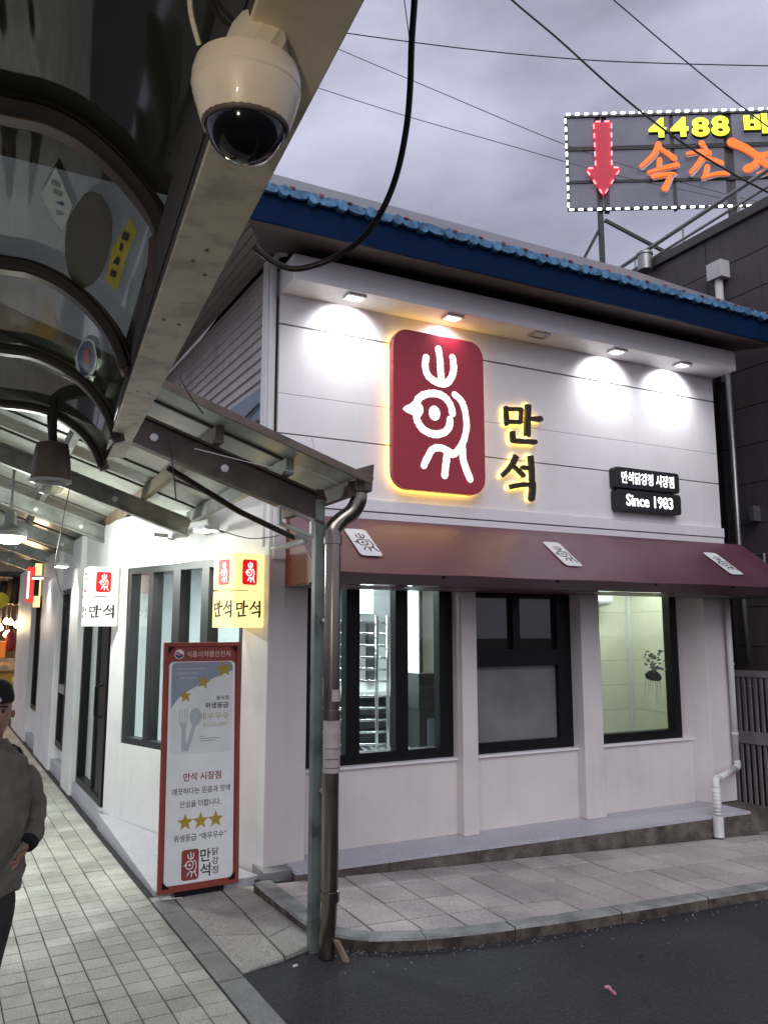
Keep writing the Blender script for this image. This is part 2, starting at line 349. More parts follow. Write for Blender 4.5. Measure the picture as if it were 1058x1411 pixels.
m_glassd = glass('dim window glass', (.6, .6, .6), (.04, .035, .03), .25, 0.0, .05)
m_frost = glass('frosted window film', (.16, .165, .165), (.27, .27, .262), .68, .28, .04)
m_inw = mat('interior wall', (.62, .66, .66), .55, var=.04)
m_ing = mat('interior green white wall', (.66, .675, .56), .5, var=.03, streak=.04)
m_inf = mat('interior floor', (.30, .31, .30), .4, var=.08)
m_inlight = emat('interior tube light', (.93, 1.0, .94), 5.0)
m_dark = mat('dark appliance', (.03, .033, .036), .35, var=.1)
m_person = mat('grey brown jacket', (.150, .142, .108), .88, var=.18, scale=10, bump=1.0, bscale=16)
m_trous = mat('dark trousers', (.028, .026, .025), .85, var=.15, scale=9, bump=.3, bscale=18)
m_skin = mat('skin', (.36, .19, .135), .55, var=.06, scale=20)
m_bean = mat('black knit', (.008, .008, .010), .95, var=.2, scale=40, bump=.3, bscale=150)
m_lip = mat('lip', (.26, .09, .075), .5, var=.05)
m_eye = mat('eye', (.02, .016, .014), .2, var=0)
m_food = mat('fried food', (.42, .18, .05), .6, var=.4, scale=30)
m_ycnt = mat('yellow counter', (.48, .31, .05), .5, var=.1)
m_ext = mat('extinguisher red', (.30, .015, .015), .35, var=.05)
m_bulb = emat('warm bulb', (1.0, .74, .40), 14.0)
m_stallw = mat('stall wood', (.12, .075, .04), .6, var=.2)
m_osign = mat('orange sign', (.65, .17, .02), .5, var=.05, emit=(1, .25, .02), es=.3)
m_pink = mat('pink plastic', (.65, .20, .33), .4, var=.05)
m_terra = mat('broken terracotta', (.30, .20, .13), .85, var=.25, scale=14)
m_paper = mat('paper scrap', (.55, .54, .50), .7, var=.12, scale=20)
m_notice = mat('paper notice', (.38, .33, .30), .7, var=.1, scale=14)
m_dull = mat('dull green reflection', (.10, .10, .085), .5, var=.2)  # painted reflection of a dark oval board in the canopy
m_ylw = mat('yellow reflection and sign print', (.62, .56, .05), .5, var=.15)  # painted reflection of a yellow banner; also the round stall sign
m_wsh = mat('pale reflection and sticker print', (.74, .84, .84), .5, var=.1)  # painted reflection of a lit notice; also the oval sticker
m_redl = mat('red lightbox', (.6, .03, .03), .4, var=.05, emit=(1, .05, .04), es=.6)

# ================================================================== GROUND
XC = 2.0
def gz(x): return -0.004 - 0.033 * min(max(x - XC, 0), 6.5)          # the road falls gently to the right
mb = MB(); xs = [-150, -20, XC, XC + 6.5, 40, 150]
for i in range(5):
    for y0, y1 in ((-150, 0), (0, 20), (20, 150)):
        mb.add([(xs[i], y0, gz(xs[i])), (xs[i + 1], y0, gz(xs[i + 1])), (xs[i + 1], y1, gz(xs[i + 1])), (xs[i], y1, gz(xs[i]))], [(0, 1, 2, 3)])
me_o = mb.build('road', m_asph); struct(me_o)
bm = bmesh.new(); bm.from_mesh(me_o.data); bmesh.ops.remove_doubles(bm, verts=bm.verts, dist=1e-4)
bmesh.ops.recalc_face_normals(bm, faces=bm.faces); bm.to_mesh(me_o.data); bm.free()

def chamfer_tile(quad, z_of, t=0.02, c=0.004):
    """A paving piece: quad of 4 xy points, chamfered top edge."""
    cx = sum(p[0] for p in quad) / 4; cy = sum(p[1] for p in quad) / 4; m = MB(); lo, md, tp = [], [], []
    for p in quad:
        d = Vector((cx - p[0], cy - p[1])); d.normalize(); q = (p[0] + d.x * c * 1.4, p[1] + d.y * c * 1.4)
        z = z_of(p[0], p[1]); lo.append((p[0], p[1], z - t)); md.append((p[0], p[1], z - c)); tp.append((q[0], q[1], z))
    m.add(lo + md + tp, [(8, 9, 10, 11)] + [(i, (i + 1) % 4, 4 + (i + 1) % 4, 4 + i) for i in range(4)] + [(4 + i, 4 + (i + 1) % 4, 8 + (i + 1) % 4, 8 + i) for i in range(4)])
    return m

# --- left pavement of small square tiles, laid along the arcade
lp = MB(); q = [AP(-4, -4, -.006), AP(-4, 1.60, -.006), AP(26, 1.60, -.006), AP(26, -4, -.006)]
lp.hexa([p + UP * -.2 for p in q] + q); lpo = struct(lp.build('pavement', m_mort), 'arcade pavement of small pale square tiles')
TS = 0.1445; g = 0.0042
tm = chamfer_tile([(-TS / 2 + g / 2, -TS / 2 + g / 2), (TS / 2 - g / 2, -TS / 2 + g / 2), (TS / 2 - g / 2, TS / 2 - g / 2), (-TS / 2 + g / 2, TS / 2 - g / 2)], lambda x, y: 0.0).mesh('tile'); tm.materials.append(m_tile)
rz = AA - math.pi / 2; cells = []
for i in range(-26, 10):
    for j in range(-16, 150):
        b_ = 1.455 - TS * (9 - i) + TS * .5 - .004; a_ = 4.40 + TS * j
        if b_ > 1.46: continue
        p = AP(a_, b_); u, v = proj(p) if p.dot(fwd) > .5 else (-999, 0)
        vis = -60 < u < 420 and v < 1470
        cells.append((0 if vis else 1, (p - CAM).length, a_, b_))
cells.sort(); ind = cells[:300]; rest = cells[300:]
for k, (_, _, a_, b_) in enumerate(ind):
    o = bpy.data.objects.new('tile', tm); col.objects.link(o)
    o.location = AP(a_, b_, random.gauss(0, .0008)); o.rotation_euler = (random.gauss(0, .003), random.gauss(0, .003), rz); attach_to = lpo
    o.parent = lpo
mb = MB()
for _, _, a_, b_ in rest:
    h_ = TS / 2 - g / 2; dz = random.gauss(0, .0008)
    pts = [AP(a_ + sa * h_, b_ + sb * h_, dz) for sa, sb in ((-1, -1), (-1, 1), (1, 1), (1, -1))]
    mb.add([p + UP * -.02 for p in pts] + pts, [(4, 5, 6, 7), (0, 1, 5, 4), (1, 2, 6, 5), (2, 3, 7, 6), (3, 0, 4, 7)])
o = mb.build('tile_field', m_tile, lpo); o['kind'] = 'stuff'
# border stones
cuts = [-.6, .15, .9, 1.6, 2.3, 3.05, 3.6, 4.40, 4.81, 5.58, 5.95]
for a0, a1 in zip(cuts[:-1], cuts[1:]):
    qd = [AP(a0 + .004, 1.46), AP(a0 + .004, 1.605), AP(a1 - .004, 1.605), AP(a1 - .004, 1.46)]
    chamfer_tile([(p.x, p.y) for p in qd], lambda x, y: 0.001, .06).build('border_stone', m_bord, lpo)

# --- granite slabs between the border and the raised kerb, ramping a little
def z_sl(x, y): b_ = Vector((x, y, 0)).dot(BV); return 0.002 + .05 * max(0, (b_ - 1.6)) * max(0, min(1, (5.9 - y)))
bs = MB(); q = [AP(4.47, 1.61), AP(4.60, 2.09), AP(5.86, 2.19), AP(5.96, 1.60)]
bs.hexa([p + UP * -.12 for p in q] + [Vector((p.x, p.y, z_sl(p.x, p.y) - .008)) for p in q]); bso = struct(bs.build('slab_ramp', m_mort), 'worn granite slabs dropping to the road')
J0 = [(4.44, 1.612), (5.06, 1.612), (5.62, 1.612), (5.95, 1.612)]
J1 = [(4.50, 1.885), (4.82, 1.90), (5.15, 1.925), (5.66, 1.95), (5.93, 1.96)]
J2 = [(4.575, 2.10), (4.95, 2.165), (5.27, 2.18), (5.70, 2.185), (5.86, 2.19)]
quads = [(J0[0], (4.49, 1.88), (4.89, 1.90), J0[1]), (J0[1], (4.895, 1.90), (5.30, 1.93), J0[2]), (J0[2], (5.305, 1.93), (5.93, 1.955), J0[3]),
         ((4.50, 1.89), J2[0], J2[1], J1[1]), (J1[1], J2[1], J2[2], J1[2]), (J1[2], J2[2], J2[3], J1[3]), (J1[3], J2[3], J2[4], J1[4])]
for qd in quads:
    pts = [AP(a_, b_) for a_, b_ in qd]; c_ = sum(pts, Vector()) / 4; pts = [p + (c_ - p).normalized() * .006 for p in pts]
    chamfer_tile([(p.x, p.y) for p in pts], z_sl, .05).build('granite_slab', m_slab, bso)

# --- raised pavement along the front of the shop
def pz(x): return 0.064 - 0.033 * min(max(x - XC, -1), 6.5)
K_out = [(1.905, 5.78), (1.915, 5.30), (1.93, 4.90), (1.98, 4.69), (2.10, 4.53), (2.29, 4.445), (2.62, 4.36), (3.3, 4.30), (4.2, 4.285), (5.4, 4.29), (7.0, 4.28), (9.5, 4.26)]
def offset_in(pts, d):
    o = []
    for i, p in enumerate(pts):
        a_, b_ = pts[max(i - 1, 0)], pts[min(i + 1, len(pts) - 1)]; t = Vector((b_[0] - a_[0], b_[1] - a_[1])).normalized(); o.append((p[0] - t.y * d, p[1] + t.x * d))
    return o
Kf = [tuple(p) for p in catmull(K_out, 4)]; Ki = offset_in(Kf, .125)
back = [(9.5, 6.9), (7.15, 6.9), (7.15, 5.9), (1.95, 5.9)]
poly = [(x, y) for x, y in Ki] + back
mb = MB(); n = len(poly)
mb.v = [Vector((x, y, pz(x) - .016)) for x, y in poly] + [Vector((x, y, pz(x) - .3)) for x, y in poly]
mb.f = [tuple(range(n))] + [(k, (k + 1) % n, n + (k + 1) % n, n + k) for k in range(n)]
rp = struct(mb.build('raised_pavement', mat('dark joint sand', (.03, .028, .025), .95)), 'raised pavement of pinkish granite tiles before the shop front')
# tiles clipped by the kerb line and the plinth
def clip(poly_, p, nrm):
    o = []
    for i in range(len(poly_)):
        a_, b_ = poly_[i], poly_[(i + 1) % len(poly_)]; da = (a_[0] - p[0]) * nrm[0] + (a_[1] - p[1]) * nrm[1]; db = (b_[0] - p[0]) * nrm[0] + (b_[1] - p[1]) * nrm[1]
        if da >= 0: o.append(a_)
        if da * db < 0: t = da / (da - db); o.append((a_[0] + (b_[0] - a_[0]) * t, a_[1] + (b_[1] - a_[1]) * t))
    return o
def inset(poly_, d):
    c = (sum(p[0] for p in poly_) / len(poly_), sum(p[1] for p in poly_) / len(poly_)); o = []
    for p in poly_:
        v = Vector((c[0] - p[0], c[1] - p[1])); l_ = v.length; o.append((p[0] + v.x / l_ * d, p[1] + v.y / l_ * d))
    return o
def inside(qd):
    x = sum(p[0] for p in qd) / len(qd); y = sum(p[1] for p in qd) / len(qd); c = False
    for k in range(len(poly)):
        (xa_, ya_), (xb_, yb_) = poly[k], poly[k - 1]
        if (ya_ > y) != (yb_ > y) and x < (xb_ - xa_) * (y - ya_) / (yb_ - ya_) + xa_: c = not c
    return c
TX, TY = .292, .335
for j in range(7):
    for i in range(-3, 26):
        x0 = 1.98 + i * TX + (0 if j % 2 == 0 else .0); y0 = 5.705 - (j + 0) * TY + .33
        sk = -.012
        qd = [(x0, y0 - TY + sk * (x0 - 3)), (x0 + TX, y0 - TY + sk * (x0 + TX - 3)), (x0 + TX, y0 + sk * (x0 + TX - 3)), (x0, y0 + sk * (x0 - 3))]
        qd = clip(qd, (2.25, 5.705), (-.035, -1)) if x0 < 6.75 else clip(qd, (0, 6.8), (0, -1))
        for k in range(0, len(Ki) - 1):
            if len(qd) < 3: break
            cx = sum(p[0] for p in qd) / len(qd); cy = sum(p[1] for p in qd) / len(qd)
            mid = ((Ki[k][0] + Ki[k + 1][0]) / 2, (Ki[k][1] + Ki[k + 1][1]) / 2)
            if math.hypot(cx - mid[0], cy - mid[1]) > .55: continue
            t = (Ki[k + 1][0] - Ki[k][0], Ki[k + 1][1] - Ki[k][1]); qd = clip(qd, (Ki[k][0] - t[1] * .02, Ki[k][1] + t[0] * .02), (-t[1], t[0]))
        if len(qd) < 3 or not inside(qd): continue
        ar = abs(sum(qd[k][0] * qd[(k + 1) % len(qd)][1] - qd[(k + 1) % len(qd)][0] * qd[k][1] for k in range(len(qd)))) / 2
        if ar < .004 or qd[0][0] > 9.3: continue
        qo = inset(qd, .0085); qi = inset(qd, .0135); m_ = len(qd); dz = random.gauss(0, .0012); t_ = MB()
        t_.v = [Vector((x, y, pz(x) - .02)) for x, y in qo] + [Vector((x, y, pz(x) - .004 + dz)) for x, y in qo] + [Vector((x, y, pz(x) + dz)) for x, y in qi]
        t_.f = [tuple(2 * m_ + k for k in range(m_))] + [(k, (k + 1) % m_, m_ + (k + 1) % m_, m_ + k) for k in range(m_)] + [(m_ + k, m_ + (k + 1) % m_, 2 * m_ + (k + 1) % m_, 2 * m_ + k) for k in range(m_)]
        t_.build('tile', m_ptile, rp)
# kerb stones, each its own block
segs = [(0, 5), (5, 10), (10, 14), (14, 18), (18, 23), (23, 27), (27, 31), (31, 34), (34, 37), (37, 40), (40, len(Kf) - 1)]
for i0, i1 in segs:
    if i1 >= len(Kf): i1 = len(Kf) - 1
    if i0 >= i1: continue
    mb = MB(); P_o, P_i = Kf[i0:i1 + 1], Ki[i0:i1 + 1]; k_ = len(P_o); dz = random.gauss(0, .002)
    def lerp(a_, b_, t): return (a_[0] + (b_[0] - a_[0]) * t, a_[1] + (b_[1] - a_[1]) * t)
    P_o = [lerp(P_o[0], P_o[1], .02)] + P_o[1:-1] + [lerp(P_o[-1], P_o[-2], .02)]; P_i = [lerp(P_i[0], P_i[1], .02)] + P_i[1:-1] + [lerp(P_i[-1], P_i[-2], .02)]
    for po, pi in zip(P_o, P_i):
        zt = pz(po[0]) + .004 + dz; e = .012
        dx, dy = pi[0] - po[0], pi[1] - po[1]; q_ = math.hypot(dx, dy)
        mb.v += [Vector((po[0], po[1], zt - .3)), Vector((po[0], po[1], zt - e)), Vector((po[0] + dx / q_ * e, po[1] + dy / q_ * e, zt)), Vector((pi[0], pi[1], zt)), Vector((pi[0], pi[1], zt - .3))]
    for k in range(k_ - 1):
        for c in range(4): mb.f.append((k * 5 + c, k * 5 + c + 1, (k + 1) * 5 + c + 1, (k + 1) * 5 + c))
    mb.f += [(0, 1, 2, 3, 4), tuple((k_ - 1) * 5 + c for c in (4, 3, 2, 1, 0))]
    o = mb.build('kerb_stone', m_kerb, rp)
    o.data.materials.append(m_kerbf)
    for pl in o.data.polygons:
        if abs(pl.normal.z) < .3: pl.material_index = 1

# small litter on the ground
o = MB(); p = onz(837, 1362, gz(2.4) + .004)
o.lathe([(.003, 0), (.016, .003), (.018, .008), (.012, .012), (.002, .013)], p, 10)
o.bar(p + Vector((-.003, -.012, .006)), p + Vector((-.018, -.075, .005)), .013, .008)
tag(o.build('toy_key', m_pink, smooth=False), 'small pink plastic key lying on the dark asphalt', 'litter')
p = onz(882, 1316, gz(3.0) + .006); o = MB(); o.tube([p + Vector((.022 * math.cos(t / 12 * 6.283), .016 * math.sin(t / 12 * 6.283), 0)) for t in range(12)] + [p + Vector((.022, 0, 0))], .004, 6)
tag(o.build('rubber_ring', m_cable), 'small black rubber ring lying on the asphalt', 'litter')
p = onz(140, 1181, .004); o = MB(); o.add([p + Vector(v) for v in ((0, 0, 0), (.08, .012, 0), (.085, .03, .012), (.01, .03, .004), (.04, .02, .02))], [(0, 1, 4), (1, 2, 4), (2, 3, 4), (3, 0, 4)])
tag(o.build('paper_scrap', m_paper), 'folded scrap of white paper lying on the pale arcade tiles', 'litter')
p = onz(404, 1333, gz(1.7) + .003); o = MB(); o.add([p + Vector(v) for v in ((0, 0, 0), (.03, .005, 0), (.034, .02, .006), (.004, .022, .003), (.017, .012, .01))], [(0, 1, 4), (1, 2, 4), (2, 3, 4), (3, 0, 4)])
tag(o.build('paper_scrap', m_paper), 'tiny white paper scrap on asphalt beside the post foot', 'litter')

# ================================================================== SHOP BUILDING
X0, X1, YF = 2.03, 7.10, 5.95
shop = thing('shop_building', 'white corner shop with panelled front, black windows and overhanging tiled roof', 'building', (4.5, 7.5, 0))
# upper front wall: horizontal panels with open joints over a recessed backing
MB().box(X0 + .06, YF + .035, 2.5, X1 - .01, YF + .16, 4.62).build('wall_backing', m_groove, shop)
xL = 2.075
for z0, z1 in ((2.935, 3.412), (3.424, 3.7475), (3.7515, 4.327), (4.343, 4.605)):
    MB().box(xL, YF, z0, X1, YF + .03, z1).build('wall_panel', m_white, shop)
MB().box(xL - .02, YF - .03, 2.83, X1 + .01, YF + .03, 2.927).build('trim_board', m_white, shop, bevel=.004)
MB().box(xL - .02, YF - .02, 2.40, X1 + .01, YF + .03, 2.822).build('trim_board', m_white, shop, bevel=.004)
# fascia box above the wall, holding the spotlights
MB().box(2.075, 5.64, 4.60, 7.112, 6.05, 4.81).build('fascia_box', m_white, shop, bevel=.005)
MB().box(X0, YF + .17, 0.1, X0 + .06, YF + .3, 4.9).build('corner_board', m_white, shop)
# side return at the right and body walls
MB().box(X1 - .10, YF + .17, .0, X1, 12.4, 4.95).build('side_wall', m_whiteb, shop)
MB().box(1.6, 12.4, 0, X1, 12.5, 4.95).build('rear_wall', m_whiteb, shop)
# corner column, right column, pillars
Yp = 5.985
def col_box(x0, x1, y, z0=.10, z1=2.42, m=m_pinkw, nm='column'): return MB().box(x0, y, z0, x1, 6.22, z1).build(nm, m, shop, bevel=.006)
col_box(2.03, ony(423, 950, YF).x, YF + .004)
xa, xb = ony(637, 950, Yp).x, ony(652.5, 950, Yp).x; col_box(xa, xb + .04, Yp, .122, nm='pillar')
xc, xd = ony(803, 950, Yp).x, ony(829, 950, Yp).x; col_box(xc, xd, Yp, .122, nm='pillar')
xr = ony(972.5, 900, YF).x
mb = MB(); mb.hexa([(xr, YF + .004, .122), (7.098, YF + .004, .122), (7.098, 6.22, .122), (6.60, 6.22, .122), (xr, YF + .004, 2.42), (7.098, YF + .004, 2.42), (7.098, 6.22, 2.42), (6.60, 6.22, 2.42)])
mb.build('column', m_pinkw, shop, bevel=.006)
# dado walls under the windows
for x0, x1 in ((2.34, xa + .02), (xb + .02, xc + .02), (xd - .02, 6.66)):
    MB().box(x0, 6.10, .122, x1, 6.26, .735).build('dado_wall', m_pinkw, shop)
    MB().box(x0, 6.075, .737, x1, 6.27, .757).build('window_sill', m_white, shop)
MB().box(2.2, 6.14, 2.36, X1 - .12, 6.24, 2.60).build('lintel', m_whiteb, shop)
# plinth: granite ledge, face and top slabs
ply = lambda x: 5.712 - .0327 * (x - 2.25)
cutx = [2.2, 2.95, 3.72, 4.5, 5.25, 6.0, 6.80]
for xA, xB in zip(cutx[:-1], cutx[1:]):
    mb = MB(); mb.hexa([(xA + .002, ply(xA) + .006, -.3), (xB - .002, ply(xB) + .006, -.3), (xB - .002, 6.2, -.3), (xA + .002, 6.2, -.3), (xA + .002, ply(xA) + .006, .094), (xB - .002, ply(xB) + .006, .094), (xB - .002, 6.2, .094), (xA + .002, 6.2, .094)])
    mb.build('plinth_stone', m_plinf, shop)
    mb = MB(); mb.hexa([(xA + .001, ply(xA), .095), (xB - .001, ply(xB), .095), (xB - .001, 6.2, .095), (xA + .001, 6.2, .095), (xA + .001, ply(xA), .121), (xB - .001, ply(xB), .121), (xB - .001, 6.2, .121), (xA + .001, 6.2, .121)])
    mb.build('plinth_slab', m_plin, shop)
MB().box(1.99, 5.80, -.1, 2.198, 6.2, .112).build('plinth_stone', m_kerb, shop)
MB().box(6.802, 5.60, -.3, 7.12, 6.2, .115).build('plinth_stone', m_plinf, shop)

# --- front windows
def frame_rect(mb, fr, x0, y0, x1, y1, t, d0, d1):
    for a, b, c, d in ((x0, y0, x1, y0 + t), (x0, y1 - t, x1, y1), (x0, y0 + t, x0 + t, y1 - t), (x1 - t, y0 + t, x1, y1 - t)):
        mb.prism([(a, b), (c, b), (c, d), (a, d)], fr, d0, d1)
WF = Fr((0, 6.19, 0), (1, 0, 0), (0, 0, 1))     # d grows towards the street
def pane(win, fr, x0, y0, x1, y1, m, d=0.0, nm='pane'): return MB().prism([(x0, y0), (x1, y0), (x1, y1), (x0, y1)], fr, d - .003, d + .003).build(nm, m, win)
wx = lambda u: ony(u, 930, 6.15).x
# window 1: three tall panes
w1 = MB(); xw0, xw1 = 2.385, wx(623.5)
frame_rect(w1, WF, xw0, .757, xw1, 2.38, .055, -.05, .05)
win1 = w1.build('window', m_black, shop); win1['label'] = 'wide three-pane black window with steel racks behind'
for u0, u1 in ((476, 494.6), (544, 561)):
    MB().box(wx(u0), 6.135, .80, wx(u1), 6.235, 2.33).build('mullion', m_black, win1)
MB().box(wx(604.5), 6.136, .80, wx(616), 6.235, 2.33).build('sash', m_black, win1)
MB().box(xw0 + .05, 6.136, .80, xw0 + .075, 6.235, 2.33).build('sash', m_black, win1)
MB().box(xw0 + .05, 6.137, .81, xw1 - .05, 6.234, .845).build('sash_rail', m_black, win1)
for u0, u1 in ((431, 475), (495.5, 543), (562, 604)): pane(win1, WF, wx(u0) if u0 > 440 else xw0 + .07, .83, wx(u1), 2.34, m_glass)
# window 2: two small panes over one frosted pane
x20, x21 = wx(648), wx(789.5)
w2 = MB(); frame_rect(w2, WF, x20, .757, x21, 2.38, .05, -.05, .05); win2 = w2.build('window', m_black, shop); win2['label'] = 'black window with frosted lower pane and two small upper panes'
zt0, zt1 = ony(700, 918, 6.15).z, ony(700, 895, 6.15).z
MB().box(x20 + .045, 6.135, zt0, x21 - .045, 6.235, zt1).build('transom', m_black, win2)
MB().box(wx(707), 6.138, zt1, wx(716.5), 6.234, 2.34).build('mullion', m_black, win2)
MB().box(wx(768), 6.139, .80, x21 - .045, 6.233, 2.34).build('sash', m_black, win2)
MB().box(x20 + .045, 6.139, .80, wx(768), 6.233, .85).build('sash_rail', m_black, win2)
pane(win2, WF, x20 + .04, zt1, wx(708), 2.35, m_glassd); pane(win2, WF, wx(716), zt1, wx(769), 2.35, m_glassd)
pane(win2, WF, x20 + .04, .84, wx(769), zt0 + .01, m_frost)
# window 3: one big pane
x30, x31 = 5.42, wx(934.5)
w3 = MB(); frame_rect(w3, WF, x30, .757, x31, 2.38, .05, -.05, .05); win3 = w3.build('window', m_black, shop); win3['label'] = 'single-pane black window showing a pale green wall'
MB().box(x31 - .10, 6.137, .80, x31 - .045, 6.234, 2.34).build('sash', m_black, win3)
MB().box(x30 + .045, 6.138, .80, x31 - .1, 6.233, .845).build('sash_rail', m_black, win3)
pane(win3, WF, x30 + .04, .84, x31 - .09, 2.35, m_glass)
dk = MB(); c = ony(900, 930, 6.18); dcl = lambda u, v: (ony(u, v, 6.18).x, ony(u, v, 6.18).z)
dk.prism([dcl(*p) for p in ((888, 929), (893, 925), (903, 922), (906, 926), (910, 930), (912, 935), (908, 939), (897, 938), (890, 935))], WF, .005, .0056)
dko = dk.build('sticker', m_vblk, win3); m_stk = glass('grey leaf print', (.7, .72, .7), (.30, .33, .31), .35)
dk = MB(); rnd = random.Random(3)
for k in range(60):
    u, v = rnd.gauss(902, 6.5), rnd.uniform(896, 925); a = rnd.uniform(0, 6.28); s_ = rnd.uniform(1.2, 3.4)
    dk.prism([dcl(u + s_ * math.cos(a + t), v + s_ * .7 * math.sin(a + t)) for t in (0, 1.3, 2.4, 3.9, 5)], WF, .006 + k * .00004, .0061 + k * .00004)
for k in range(7):
    u = 889 + k * 3.4; dk.prism([dcl(u, 938), dcl(u + .6, 938), dcl(u + rnd.uniform(-2, 3), 955 + rnd.uniform(0, 22))], WF, .0062, .0063)
o = dk.build('sticker_leaf_print', m_stk, win3); o['kind'] = 'stuff'

# --- slanted bay wall on the arcade side
FB = Fr(CORN, -BD, UP)   # x grows towards the corner, d outwards (left)
s0, s1 = onbay(335, 850)[0], onbay(174, 850)[0]; zb0, zb1 = .80, 2.44; SE = 2.44
def bay_box(sa, sb, z0, z1, o0, o1): m = MB(); m.obox(BP(sa, z0, o0), BD * (sb - sa), BN * (o1 - o0), UP * (z1 - z0)); return m
bay_box(.0, s0, 0.05, 2.95, -.16, 0).build('bay_wall', m_whiteb, shop)
bay_box(s1, SE, 0.05, 2.95, -.16, 0).build('bay_wall', m_whiteb, shop)
bay_box(s0, s1, 0.05, zb0, -.16, -.001).build('bay_wall', m_whiteb, shop)
bay_box(s0, s1, zb1, 2.95, -.16, -.001).build('bay_wall', m_whiteb, shop)
FBW = Fr(BP(0, 0, -.06), -BD, UP)
fw_ = MB(); frame_rect(fw_, FBW, -s1, zb0, -s0, zb1, .06, -.05, .05); winb = fw_.build('window', m_dgrey, shop); winb['label'] = 'four-pane dark grey window in the slanted bay wall'
sp = [onbay(u, 850, -.06)[0] for u in (185, 210.6, 216.8, 244.6, 254.5, 284, 294, 332)]
for k in (1, 3, 5): bay_box(sp[k + 1], sp[k], zb0 + .055, zb1 - .055, -.115, -.006).build('mullion', m_dgrey, winb)
for k in (0, 2, 4, 6): pane(winb, FBW, -sp[k] - .01, zb0 + .05, -sp[k + 1] + .01, zb1 - .05, m_glass)
# ramp slab between bay wall and pavement
mb = MB(); tri = [AP(5.95, 1.50), CORN + Vector((-.03, -.02, 0)), BP(SE - .15, 0, 0), AP(8.2, 1.50)]; zz = [.035, .06, .13, .14]
mb.hexa([p + UP * -.1 for p in tri] + [Vector((p.x, p.y, z)) for p, z in zip(tri, zz)]); mb.build('ramp_slab', m_plin, shop)

# --- arcade front beyond the bay: door, pillars, windows
def arc_box(a0, a1, b0, b1, z0, z1): m = MB(); m.obox(AP(a0, b0, z0), AV * (a1 - a0), BV * (b1 - b0), UP * (z1 - z0)); return m
for a0, a1 in ((9.92, 10.56), (11.80, 13.5), (15.0, 17.4)):
    arc_box(a0, a1, 1.485, 1.78, 0, 2.95).build('pillar', m_whiteb, shop)
arc_box(8.20, 17.4, 1.545, 1.78, 2.40, 2.95).build('header_wall', m_whiteb, shop)
for a0, a1 in ((8.2, 9.919), (10.561, 11.799), (13.501, 14.999)):
    arc_box(a0, a1, 1.515, 1.9, -.05, .15).build('step', m_plin, shop)
arc_box(10.56, 11.8, 1.62, 1.75, .15, .32).build('dado_wall', m_whiteb, shop)
arc_box(13.5, 15.0, 1.60, 1.75, .15, .55).build('dado_wall', m_whiteb, shop)
FD = Fr(AP(0, 1.60), -AV, UP)   # x = -a
dm = MB(); frame_rect(dm, FD, -9.9, .152, -8.36, 2.39, .07, -.04, .05); door = dm.build('door', m_black, shop); door['label'] = 'tall black framed glass shop door on the arcade side'
arc_box(8.43, 8.78, 1.565, 1.63, .16, 2.35).build('stile', m_black, door); arc_box(9.02, 9.08, 1.57, 1.63, .16, 2.35).build('stile', m_black, door)
pane(door, FD, -9.84, .2, -9.08, 2.33, m_glass); pane(door, FD, -9.02, .2, -8.78, 2.33, m_glass)
hm = MB(); hm.tube([AP(8.62, 1.565, .98), AP(8.62, 1.50, 1.0), AP(8.62, 1.50, 1.28), AP(8.62, 1.565, 1.30)], .014, 8); hm.build('handle', m_black, door)
for a0, a1, z0 in ((10.56, 11.8, .32), (13.5, 15.0, .55)):
    dm = MB(); frame_rect(dm, FD, -a1, z0, -a0, 2.40, .08, -.04, .04); wn = dm.build('window', m_black, shop)
    if z0 < .5: arc_box(a0 + .07, a1 - .07, 1.56, 1.64, 1.02, 1.13).build('transom', m_ssd, wn)
    arc_box((a0 + a1) / 2 - .05, (a0 + a1) / 2 + .05, 1.56, 1.64, z0 + .07, 2.33).build('mullion', m_black, wn)
    pane(wn, FD, -a1 + .05, z0 + .05, -a0 - .05, 2.36, m_glass)
arc_box(10.5, 11.9, 1.52, 1.62, 2.38, 2.45).build('ledge', m_white, shop)

# --- side wall above: lap siding boards, blue sheet, corner pipe
sp0 = Vector((2.055, 6.17, 0))
MB().box(1.995, 6.03, 2.5, 2.06, 6.168, 4.93).build('corner_board', m_white, shop, bevel=.004)
zs = 2.96
while zs < 4.90:
    mb = MB(); h_ = .098; o1, o0 = .028, .008; n_ = -BV
    p = sp0 + UP * zs; q_ = p + AV * 6.2
    mb.hexa([p, q_, q_ - n_ * .03, p - n_ * .03, p + n_ * .0 + UP * (h_ - .002), q_ + UP * (h_ - .002), q_ - n_ * .03 + UP * (h_ - .002), p - n_ * .03 + UP * (h_ - .002)])
    for k in (0, 1): mb.v[k] = mb.v[k] + n_ * o1
    for k in (4, 5): mb.v[k] = mb.v[k] + n_ * o0
    mb.build('siding_board', m_sid, shop); zs += h_
mb = MB(); mb.obox(sp0 + UP * 2.5 + BV * .034, AV * 6.2, BV * .1, UP * 2.45); mb.build('side_wall', m_sid, shop)
mb = MB(); q0, q1 = onpl(372, 520, sp0 - BV * .05, BV), onpl(322, 570, sp0 - BV * .05, BV)
mb.hexa([(2.0, 6.18, 2.98), (1.955, 7.4, 2.98), (1.985, 7.4, 2.98), (2.035, 6.18, 2.98), (2.0, 6.18, 3.85), (1.955, 7.4, 3.85), (1.985, 7.4, 3.85), (2.035, 6.18, 3.85)]); mb.build('blue_sheet', m_bluep, shop)
for k in range(3): MB().tube([(1.985, 6.18, 3.42 + .14 * k), (1.955, 6.8, 3.38 + .12 * k), (1.94, 7.3, 3.45 + .1 * k)], .01, 6).build('cable', m_cable, shop)
